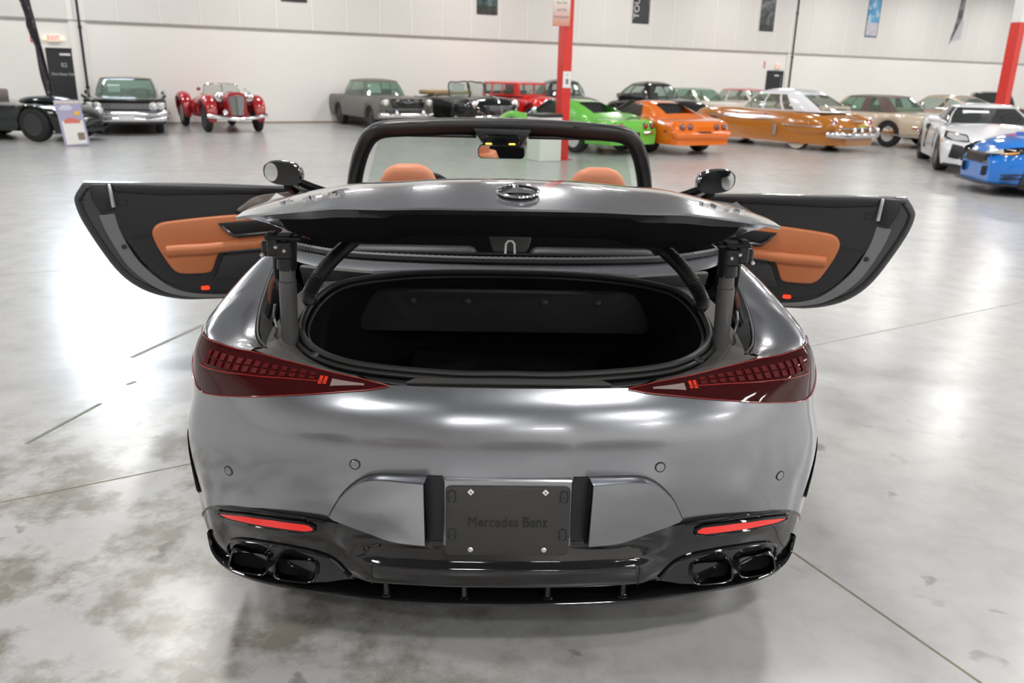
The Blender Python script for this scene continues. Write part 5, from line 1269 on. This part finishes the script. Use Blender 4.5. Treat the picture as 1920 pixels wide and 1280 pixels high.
# --- seventies sports cars, seen from behind
def shark(label, name, pm, fwd, ref, loc, sc, lamp_m, ducktail):
    S = dict(L=4.6, zlo=.24, wheels=[(1.30, .34, .24, .76), (-1.18, .345, .26, .76)], top=[(-2.3, .66), (-2.2, .78), (-1.7, .82), (-.9, .84), (.3, .82), (1.0, .80), (1.8, .72), (2.2, .58), (2.3, .50)], sh=[(-2.3, .62), (-2.15, .76), (-1.6, .84), (-1.1, .90), (-.5, .78), (.4, .74), (1.2, .86), (1.7, .76), (2.2, .54), (2.3, .46)], hw=[(-2.3, .74), (-2.1, .82), (-1.2, .89), (-.3, .78), (.4, .78), (1.3, .89), (2.0, .80), (2.3, .50)], bulge=1.0)
    t = car_at(name, label, fwd, ref, loc, sc)
    mesh('body', hull(S), pm, t)
    rows = []
    # roof: swept fastback with sunk rear window and sail panels
    for y, z, w in ((-1.78, .80, .70), (-1.4, .93, .63), (-1.05, 1.06, .57), (-.75, 1.15, .53), (-.45, 1.20, .52), (-.1, 1.20, .53), (.12, 1.165, .54)):
        rows.append([(x * w, y, z - (.26 * (z - .78)) * abs(x) ** 6 - .02 * x * x) for x in np.linspace(-1, 1, 15)])
    # side skirts of the roof
    full = [[(r[0][0] * 1.18, r[0][1], .78)] + r + [(r[-1][0] * 1.18, r[-1][1], .78)] for r in rows]
    V, Fc = grid(full); cut = []
    keep = []
    for q in Fc:
        cx = sum(V[i][0] for i in q) / 4; cy = sum(V[i][1] for i in q) / 4
        if -1.02 < cy < -.78 and abs(cx) < .36 or -1.42 < cy < -1.02 and abs(cx) < .40: cut.append(q)
        else: keep.append(q)
    mesh('cabin_shell', (V, keep), pm, t, sharp=50)
    rw = [[(x, -.72, 1.135) for x in (-.40, -.2, 0, .2, .40)], [(x, -.86, .98) for x in (-.40, -.2, 0, .2, .40)], [(x, -1.0, .84) for x in (-.40, -.2, 0, .2, .40)]]
    mesh('rear_window', grid(rw), G_dark, t)
    mesh('rear_shelf', join(box(-.42, .42, -1.45, -.98, .815, .835)), pm, t, smooth=False)
    mesh('cabin_void', rbox(-.44, .44, -.70, .0, .80, 1.12, .03, 1), M['dark_uphol'], t)
    for s in (-1, 1):
        bar(t, 'windscreen_pillar', [(s * .54, .10, 1.16), (s * .62, .45, .98), (s * .68, .78, .82)], .03, M['gloss_black'], 1.0)
        mesh('side_window', ([(s * .60, -.55, .82), (s * .53, -.45, 1.14), (s * .54, .08, 1.13), (s * .68, .68, .82)], [(0, 1, 2, 3)]), G_dark, t, smooth=False)
        for x in (.38, .60): disc(t, 'tail_lamp', (s * x, -2.295, .66), .065, (0, -1, .1), lamp_m, .04, .012, M['dark_chrome'])
        disc(t, 'door_mirror', (s * .80, .38, .92), .07, (0, -1, .05), M['chrome'], .06)
        mesh('side_marker', rbox(s * .845 - .01, s * .845 + .01, -2.0, -1.88, .52, .57, .004, 1), M['red_lamp'], t)
    mesh('windscreen', grid([[(x * (.66 - .10 * q), .80 - .66 * q + .12 * (1 - x * x) * (1 - q), .82 + .34 * q) for x in np.linspace(-1, 1, 7)] for q in (0, .5, 1)]), G_dark, t)
    mesh('plate_recess', rbox(-.20, .20, -2.33, -2.28, .40, .52, .01, 1), pm if ducktail else M['satin_black'], t)
    mesh('lower_valance', rbox(-.70, .70, -2.28, -2.05, .24, .40, .04, 2), M['satin_black'], t)
    for s in (-1, 1): mesh('exhaust_pipe', lathe([(.035, -.15), (.04, 0), (.03, .005), (.03, -.1)], 12, frame((s * .45, -2.28, .27), (0, -1, 0))), M['chrome'], t)
    if ducktail:
        mesh('rear_bumper', bevelled(prism([(-.80, .36), (.80, .36), (.84, .58), (-.84, .58)], -2.36, -2.05), .09, 4), pm, t)
        mesh('bumper_slot', rbox(-.19, .19, -2.375, -2.355, .53, .56, .004, 1), M['satin_black'], t)
    else:
        for s in (-1, 1): bar(t, 'bumper', [(s * .32, -2.33, .50), (s * .6, -2.32, .51), (s * .84, -2.15, .52)], .035, M['chrome'], .7)
    wheels(t, S, hub=M['chrome'])
    return t
grn = car_paint('lime_green_paint', (.16, .55, .075), .16); org = car_paint('orange_paint', (.80, .17, .008), .16)
shark('lime green seventies sports car behind the windscreen, four round red tail lamps', 'sports_car', grn, (-.58, .81), (0, -2.25), (3.0, 16.25), .93, M['red_lamp'], False)
shark('bright orange seventies sports car parked right of the green one', 'sports_car', org, (-.40, .92), (0, -1.18), (4.20, 17.45), .93, mat('dull_red_lamp', (.22, .05, .04), rough=.15, coat=1.0), True)

# --- gold sedan with white roof
S = dict(L=5.2, zlo=.16, wheels=[(1.62, .35, .18, .74), (-1.30, .35, .18, .74)], skirt=True, top=[(-2.6, .58), (-2.35, .80), (-1.8, .93), (-1.0, 1.0), (.9, 1.02), (1.7, 1.0), (2.3, .92), (2.6, .6)], sh=[(-2.6, .52), (-2.3, .70), (-1.6, .86), (-.6, .93), (.9, .93), (2.0, .90), (2.5, .70), (2.6, .55)], hw=[(-2.6, .60), (-2.3, .84), (-1.4, .95), (0, .93), (1.6, .93), (2.3, .84), (2.6, .55)])
t = car_at('gold_sedan', 'gold-brown forties sedan with white roof and chrome rear bumper', (-.56, .83), (-.74, -1.30), (7.66, 18.95), .94)
gold = car_paint('gold_brown_paint', (.46, .165, .018), .14)
wht = car_paint('white_roof_paint', (.78, .80, .84), .2)
mesh('body', hull(S), gold, t)
G = dict(b=(.95, -2.0, .80, .96), r=(.36, -1.10, .62, 1.43), n=4.5, side=[(-.40, -.19), (-.13, .29), (.335, .82)], front=.84, rear=.78, crown=.12, bow=.09)
greenhouse(t, G, wht, wht, G_clear); interior(t, G, M['cream_leather'])
mesh('window_blind', grid([[(x, -1.68 + .36 * q, 1.06 + .24 * q) for x in (-.45, 0, .45)] for q in (0, .5, 1)]), M['cream_leather'], t)
for k in range(7): mesh('blind_slat', rbox(-.46, .46, -1.70 + .05 * k, -1.69 + .05 * k, 1.03 + .036 * k, 1.05 + .036 * k, .003, 1), M['alu'], t)
for s in (-1, 1):
    mesh('rear_wing', ellipsoid((s * .82, -1.45, .62), (.17, .98, .32), 18, 12), gold, t)
    mesh('stone_guard', rbox(s * .985 - .01, s * .985 + .012, -.72, -.60, .34, .62, .008, 1), M['alu'], t)
    bar(t, 'side_trim', [(s * .95, -2.1, .62), (s * 1.0, -1.5, .62), (s * .98, -.9, .63)], .014, M['chrome'], 1.0)
    bar(t, 'door_trim', [(s * .955, -.5, .74), (s * .945, .6, .75), (s * .945, 1.7, .76)], .012, M['chrome'], 1.0)
    disc(t, 'tail_lamp', (s * .78, -2.36, .74), .07, (0, -1, .2), M['red_lamp'], .05, .03)
    for k in range(2): mesh('door_handle', rbox(s * .955 - .015, s * .955 + .02, -.38 + k * .98, -.24 + k * .98, .865, .89, .006, 1), M['chrome'], t)
    mesh('rear_wheel_white_wall', lathe([(.20, 0), (.33, .005), (.33, -.01)], 22, frame((s * .83, -1.30, .35), (s, 0, 0))), M['cream_wall'], t)
    for x in (.18, .52): mesh('bumper_guard', ellipsoid((s * x, -2.76, .50), (.05, .05, .13)), M['chrome'], t)
bar(t, 'bumper', symx([(0, -2.74, .43), (.5, -2.72, .43), (.85, -2.60, .44), (1.0, -2.30, .45)]), .075, M['chrome'], .6)
bar(t, 'bumper_rail', symx([(0, -2.70, .60), (.5, -2.68, .60), (.82, -2.55, .60)]), .025, M['chrome'], 1.0)
mesh('number_plate', rbox(-.17, .17, -2.66, -2.63, .60, .70, .006, 1), mat('plate_yellow', (.55, .45, .06), rough=.4), t)
mesh('trunk_handle', rbox(-.20, .20, -2.56, -2.50, .76, .80, .01, 1), M['chrome'], t)
wheels(t, S, whitewall=True, style='disc')

# --- cream coupe with brown vinyl roof
S = dict(L=5.6, zlo=.30, wheels=[(1.70, .36, .2, .80), (-1.50, .36, .2, .80)], top=[(-2.8, .70), (-2.7, .92), (-1.2, .97), (1.0, .98), (2.5, .94), (2.8, .75)], sh=[(-2.8, .68), (-2.7, .88), (-1.0, .90), (1.0, .89), (2.6, .88), (2.8, .7)], hw=[(-2.8, .90), (-2.5, .96), (0, .98), (2.4, .97), (2.8, .90)])
crm = car_paint('cream_paint', (.62, .53, .41), .2); brn = mat('brown_vinyl', (.10, .065, .062), rough=.5)
t = car_at('luxury_coupe', 'cream seventies coupe with brown vinyl roof behind the gold sedan', (-.50, .87), (-.82, -1.50), (10.55, 20.25), .94)
mesh('body', hull(S), crm, t)
G = dict(b=(.80, -1.60, .82, .94), r=(.20, -1.10, .66, 1.36), n=7, side=[(-.62, -.30), (-.05, .30), (.34, .80)], front=.88, rear=.76, crown=.05)
greenhouse(t, G, brn, brn, G_green); interior(t, G, M['cream_leather'])
for s in (-1, 1):
    mesh('door_pillar', ([(s * .845, .48, .95), (s * .84, .60, .95), (s * .69, .14, 1.36), (s * .70, .02, 1.36)], [(0, 1, 2, 3)]), crm, t, smooth=False)
    mesh('tail_lamp', rbox(s * .92 - .03, s * .92 + .03, -2.83, -2.74, .66, .90, .01, 1), M['red_lamp'], t)
    mesh('side_marker', rbox(s * .975 - .01, s * .975 + .012, -2.45, -2.30, .55, .60, .004, 1), M['red_lamp'], t)
    bar(t, 'side_trim', [(s * .965, -2.6, .36), (s * .99, 0, .36), (s * .97, 2.4, .36)], .02, M['chrome'], .6)
    mesh('door_handle', rbox(s * .975 - .01, s * .975 + .02, -.25, -.08, .80, .825, .006, 1), M['chrome'], t)
bar(t, 'bumper', symx([(0, -2.90, .50), (.6, -2.88, .50), (.92, -2.78, .50), (.98, -2.5, .50)]), .08, M['chrome'], .7)
wheels(t, S, style='disc')

# --- white mid-engined sports car
S = dict(L=4.4, zlo=.16, wheels=[(1.32, .34, .24, .80), (-1.30, .35, .28, .80)], top=[(-2.2, .70), (-2.0, .90), (-1.0, .98), (.2, .94), (1.0, .86), (1.7, .72), (2.1, .58), (2.2, .45)], sh=[(-2.2, .66), (-1.9, .84), (-1.2, .90), (-.4, .80), (.5, .76), (1.3, .80), (1.8, .66), (2.2, .42)], hw=[(-2.2, .86), (-1.3, .96), (-.3, .92), (.5, .90), (1.3, .94), (1.9, .88), (2.15, .72), (2.2, .62)])
t = car_at('supercar', 'white mid-engined sports car with black windscreen facing left of the blue car', (-.36, -.93), (.80, 1.32), (8.88, 14.40), 1.04)
whc = car_paint('white_paint', (.74, .745, .77), .15)
mesh('body', hull(S), whc, t)
G = dict(b=(1.02, -1.55, .76, .84), r=(.10, -.70, .54, 1.16), n=5, side=[(-.45, .05), (.12, .78)], front=.90, rear=.7, crown=.06, bow=.06, t=(.05, .92))
greenhouse(t, G, whc, whc, G_dark); interior(t, G, M['dark_uphol']); card(t, .22, .52, .98, .46, .17, .9)
for s in (-1, 1):
    mesh('headlamp', bevelled(prism([(s * .52, .60), (s * .56, .68), (s * .84, .74), (s * .86, .66), (s * .74, .60)], 2.06, 2.13, lambda a, b, c: (a, c - .55 * max(0, abs(a) - .5), b - .0)), .01, 1), M['head_glass'], t)
    mesh('headlamp_frame', bevelled(prism([(s * .49, .58), (s * .54, .70), (s * .88, .76), (s * .89, .64), (s * .74, .575)], 1.99, 2.10, lambda a, b, c: (a, c - .55 * max(0, abs(a) - .5), b)), .01, 1), M['gloss_black'], t)
    mesh('air_intake', bevelled(prism([(s * .44, .24), (s * .46, .48), (s * .76, .54), (s * .80, .30)], 2.19, 2.275, lambda a, b, c: (a, c - .42 * max(0, abs(a) - .44), b)), .01, 1), M['satin_black'], t)
    mesh('side_blade', bevelled(prism([(-.62, .30), (-.42, .30), (-.34, .78), (-.60, .80)], s * .885, s * .935, lambda a, b, c: (c, a, b)), .01, 1), M['gloss_black'], t)
    mesh('door_mirror', ellipsoid((s * .98, .80, .92), (.11, .07, .06)), whc, t)
    mesh('mirror_arm', tube([(s * .88, .78, .90), (s * .76, .75, .86)], .025, 6), whc, t)
    mesh('side_marker', rbox(s * .90 - .02, s * .90 + .015, 1.70, 1.80, .56, .59, .004, 1), M['amber'], t)
mesh('front_grille', bevelled(prism([(-.40, .22), (.40, .22), (.38, .52), (-.38, .52)], 2.13, 2.22), .015, 1), M['satin_black'], t)
bar(t, 'front_splitter', symx([(0, 2.24, .17), (.6, 2.16, .17), (.85, 1.98, .17)]), .025, M['satin_black'], 1.6)
wheels(t, S, hub=M['dark_chrome'])

# --- blue muscle car at the right edge
S = dict(L=4.8, zlo=.20, wheels=[(1.42, .36, .26, .80), (-1.30, .36, .28, .80)], top=[(-2.4, .85), (-2.2, 1.02), (-1.2, 1.02), (.6, 1.04), (1.5, .98), (2.1, .86), (2.35, .70), (2.4, .6)], sh=[(-2.4, .8), (-2.1, .95), (-1.0, .94), (.6, .92), (1.4, .92), (2.0, .78), (2.4, .55)], hw=[(-2.4, .84), (-1.3, .96), (0, .93), (1.4, .96), (2.0, .90), (2.3, .74), (2.4, .60)])
t = car_at('muscle_car', 'bright blue muscle car with black splitter cut by the right edge', (-.93, .16), (-.80, 1.42), (8.50, 10.35), .94)
blu = car_paint('bright_blue_paint', (.010, .19, .68), .14)
mesh('body', hull(S), blu, t)
G = dict(b=(.75, -1.75, .80, 1.0), r=(.0, -1.0, .60, 1.40), n=5, side=[(-.5, .0), (.06, .76)], front=.88, rear=.8, crown=.06)
greenhouse(t, G, blu, blu, G_dark); interior(t, G, M['dark_uphol'])
for s in (-1, 1):
    hp = lambda a, b, c: (a, c - .85 * max(0, abs(a) - .42), b)
    mesh('headlamp_frame', bevelled(prism([(s * .46, .64), (s * .48, .71), (s * .86, .79), (s * .89, .70), (s * .80, .655)], 2.34, 2.50, hp), .012, 1), M['gloss_black'], t)
    mesh('headlamp', bevelled(prism([(s * .48, .66), (s * .49, .70), (s * .68, .745), (s * .70, .67)], 2.48, 2.52, hp), .006, 1), M['head_glass'], t)
    mesh('turn_lamp', bevelled(prism([(s * .66, .655), (s * .70, .675), (s * .88, .715), (s * .87, .69), (s * .80, .66)], 2.49, 2.53, hp), .004, 1), M['amber'], t)
    mesh('lower_intake', bevelled(prism([(s * .40, .30), (s * .42, .46), (s * .74, .44), (s * .68, .29)], 2.39, 2.465, hp), .012, 1), M['satin_black'], t)
    mesh('intake_trim', bevelled(prism([(s * .44, .50), (s * .45, .53), (s * .78, .53), (s * .77, .50)], 2.42, 2.49, hp), .004, 1), M['grey_plastic'], t)
    mesh('wheel_arch_trim', bevelled(prism([(1.80, .20), (1.86, .42), (1.98, .44), (2.05, .20)], s * .90, s * .955, lambda a, b, c: (c, a, b)), .01, 1), M['satin_black'], t)
    for z in (.30, .36): mesh('canard', bevelled(prism([(2.0, z), (2.28, z - .03), (2.28, z - .015), (2.0, z + .02)], s * .72, s * .90, lambda a, b, c: (c, a, b)), .003, 1), M['satin_black'], t)
mesh('front_grille', bevelled(prism([(-.42, .48), (.42, .48), (.44, .66), (-.44, .66)], 2.28, 2.425), .04, 3), M['satin_black'], t)
mesh('front_splitter', bevelled(prism([(-.95, 1.85), (-.85, 2.30), (-.5, 2.52), (.5, 2.52), (.85, 2.30), (.95, 1.85)], .17, .20, lambda a, b, c: (a, b, c)), .008, 1), M['satin_black'], t)
bar(t, 'hood_scoop', [(0, .9, 1.06), (0, 1.4, 1.03), (0, 1.75, .96)], .05, blu, 6.0, .5)
wheels(t, S, hub=M['gloss_black'])

# --- black roadster at the left edge
S = dict(L=4.1, zlo=.22, wheels=[(1.20, .385, .24, .72), (-1.15, .385, .24, .74)], top=[(-2.05, .62), (-1.8, .80), (-1.0, .90), (0, .86), (.9, .84), (1.6, .80), (1.95, .64), (2.05, .5)], sh=[(-2.05, .56), (-1.7, .74), (-1.1, .84), (-.2, .78), (.6, .78), (1.2, .82), (1.8, .66), (2.05, .46)], hw=[(-2.05, .60), (-1.7, .78), (-1.1, .87), (-.1, .82), (.6, .80), (1.2, .86), (1.8, .70), (2.05, .42)])
t = car_at('black_roadster', 'black open roadster with domed hood scoop cut by the left edge', (.96, -.24), (.72, 1.20), (-9.92, 16.62), .95)
dgr = car_paint('green_black_paint', (.008, .014, .013), .12)
mesh('body', hull(S), dgr, t)
mesh('hood_scoop', ellipsoid((0, .92, .87), (.32, .72, .13), 18, 10), dgr, t)
mesh('seat', rbox(-.5, .5, -.75, -.55, .85, 1.12, .05, 2), mat('grey_seat', (.22, .19, .18), rough=.7), t)
for s in (-1, 1):
    disc(t, 'headlamp', (s * .58, 1.88, .66), .09, (0, 1, .1), M['head_glass'], .05, .015)
    mesh('side_marker', rbox(s * .80 - .02, s * .82 + .02, 1.66, 1.74, .64, .68, .006, 1), M['head_glass'], t)
wheels(t, S, hub=M['dark_chrome'])
for s in (-1, 1): disc(t, 'wheel_hub', (s * .80, 1.20, .385), .085, (s, 0, 0), M['alu'], .04)
for s in (-1, 1): mesh('brake_caliper', rbox(s * .80 - .03, s * .80 + .03, 1.02, 1.08, .44, .54, .01, 1), mat('caliper_red', (.6, .02, .02), rough=.3), t)

# --- cars in the back rows
def back_car(name, label, pm, rm, gm, fwd, loc, sc, fast=False, cardx=None, seats='cream_leather'):
    S = dict(L=5.0, zlo=.28, wheels=[(1.5, .34, .2, .76), (-1.4, .34, .2, .76)], top=[(-2.5, .72), (-2.3, .90), (-1.2, .94), (.9, .96), (2.2, .92), (2.5, .72)], sh=[(-2.5, .68), (-2.3, .86), (0, .88), (2.2, .86), (2.5, .66)], hw=[(-2.5, .82), (-2.1, .92), (0, .93), (2.1, .91), (2.5, .80)])
    t = car_at(name, label, fwd, (0, 0), loc, sc)
    mesh('body', hull(S), pm, t)
    G = dict(b=(.95, -1.6 if not fast else -2.1, .78, .92), r=(.30, -1.05 if not fast else -.7, .62, 1.36), n=5, side=[(-.72, -.22), (-.14, .76)], front=.88, rear=.84, crown=.06)
    greenhouse(t, G, rm, pm if rm is not pm else rm, gm); interior(t, G, M[seats])
    for s in (-1, 1):
        disc(t, 'headlamp', (s * .68, 2.48, .68), .09, (0, 1, 0), M['head_glass'], .05, .025)
        mesh('tail_lamp', rbox(s * .74 - .08, s * .74 + .08, -2.52, -2.46, .64, .74, .01, 1), M['red_lamp'], t)
    for y in (2.58, -2.58): bar(t, 'bumper', symx([(0, y, .48), (.5, y * .998, .48), (.9, y * .95, .48)]), .06, M['chrome'], .7)
    gr = mesh('grille', rbox(-.54, .54, 2.47, 2.51, .58, .72, .01, 1), M['dark_chrome'], t)
    if cardx is not None: card(t, cardx, .60, 1.05, .42, .2, .4)
    wheels(t, S, style='disc')
    return t
wp2 = car_paint('off_white_paint', (.70, .66, .58), .2)
back_car('white_sedan', 'off-white sedan with green-tinted windscreen behind the orange sports car', wp2, car_paint('pale_green_roof', (.20, .27, .23), .3), G_green, (.55, -.83), (7.4, 28.6), .95)
back_car('white_sedan', 'off-white sedan with a pink-red roof in the back row', car_paint('cream_white_paint', (.72, .68, .60), .2), car_paint('pink_red_roof', (.50, .12, .13), .3), G_clear, (.55, -.83), (9.7, 30.0), .95, cardx=-.2)
back_car('red_sedan', 'dull red sedan mostly hidden behind the white-roofed gold car', car_paint('dull_red_paint', (.35, .08, .05), .25), car_paint('dull_red_roof', (.36, .10, .07), .3), G_clear, (.55, -.83), (11.9, 31.3), .95)
back_car('beige_fastback', 'pinkish beige fastback behind the white sports car roof', car_paint('beige_paint', (.50, .37, .29), .25), car_paint('beige_roof', (.50, .38, .30), .25), G_clear, (-.45, .89), (13.7, 23.6), .95, fast=True)
back_car('dark_sedan', 'black sedan left of the right red column in the back row', car_paint('black_paint_b', (.015, .016, .018), .2), car_paint('black_roof_b', (.015, .018, .018), .2), G_dark, (-.4, -.91), (19.2, 30.4), 1.0, seats='tan_seat')
back_car('maroon_sedan', 'maroon sedan with dark roof at the right edge behind the column', car_paint('maroon_paint', (.20, .025, .02), .2), car_paint('maroon_dark_roof', (.02, .02, .025), .2), G_clear, (-.45, -.89), (17.8, 24.4), 1.05, cardx=.3)

# --- cars parked behind the photographer, mirrored in the bumper
bk_ = car_paint('black_paint_r', (.015, .015, .017), .2)
back_car('black_sedan', 'black sedan behind the viewpoint, mirrored dark on the left of the bumper', bk_, bk_, G_dark, (.3, .95), (-5.6, -8.6), .98)
rd_ = car_paint('dark_red_paint_r', (.22, .015, .015), .2)
back_car('dark_red_sedan', 'dark red sedan behind the viewpoint, mirrored in the bumper left of the plate', rd_, rd_, G_dark, (.1, 1), (-2.6, -9.2), .98)
bg_ = car_paint('charcoal_paint_r', (.03, .03, .034), .2)
back_car('charcoal_sedan', 'charcoal sedan behind the viewpoint, mirrored in the middle of the bumper', bg_, bg_, G_dark, (.05, 1), (.5, -9.2), .98)
bl_ = car_paint('navy_paint_r', (.012, .016, .03), .2)
back_car('navy_sedan', 'navy sedan behind the viewpoint, mirrored on the right of the bumper', bl_, bl_, G_dark, (-.1, 1), (3.4, -9.0), .98)
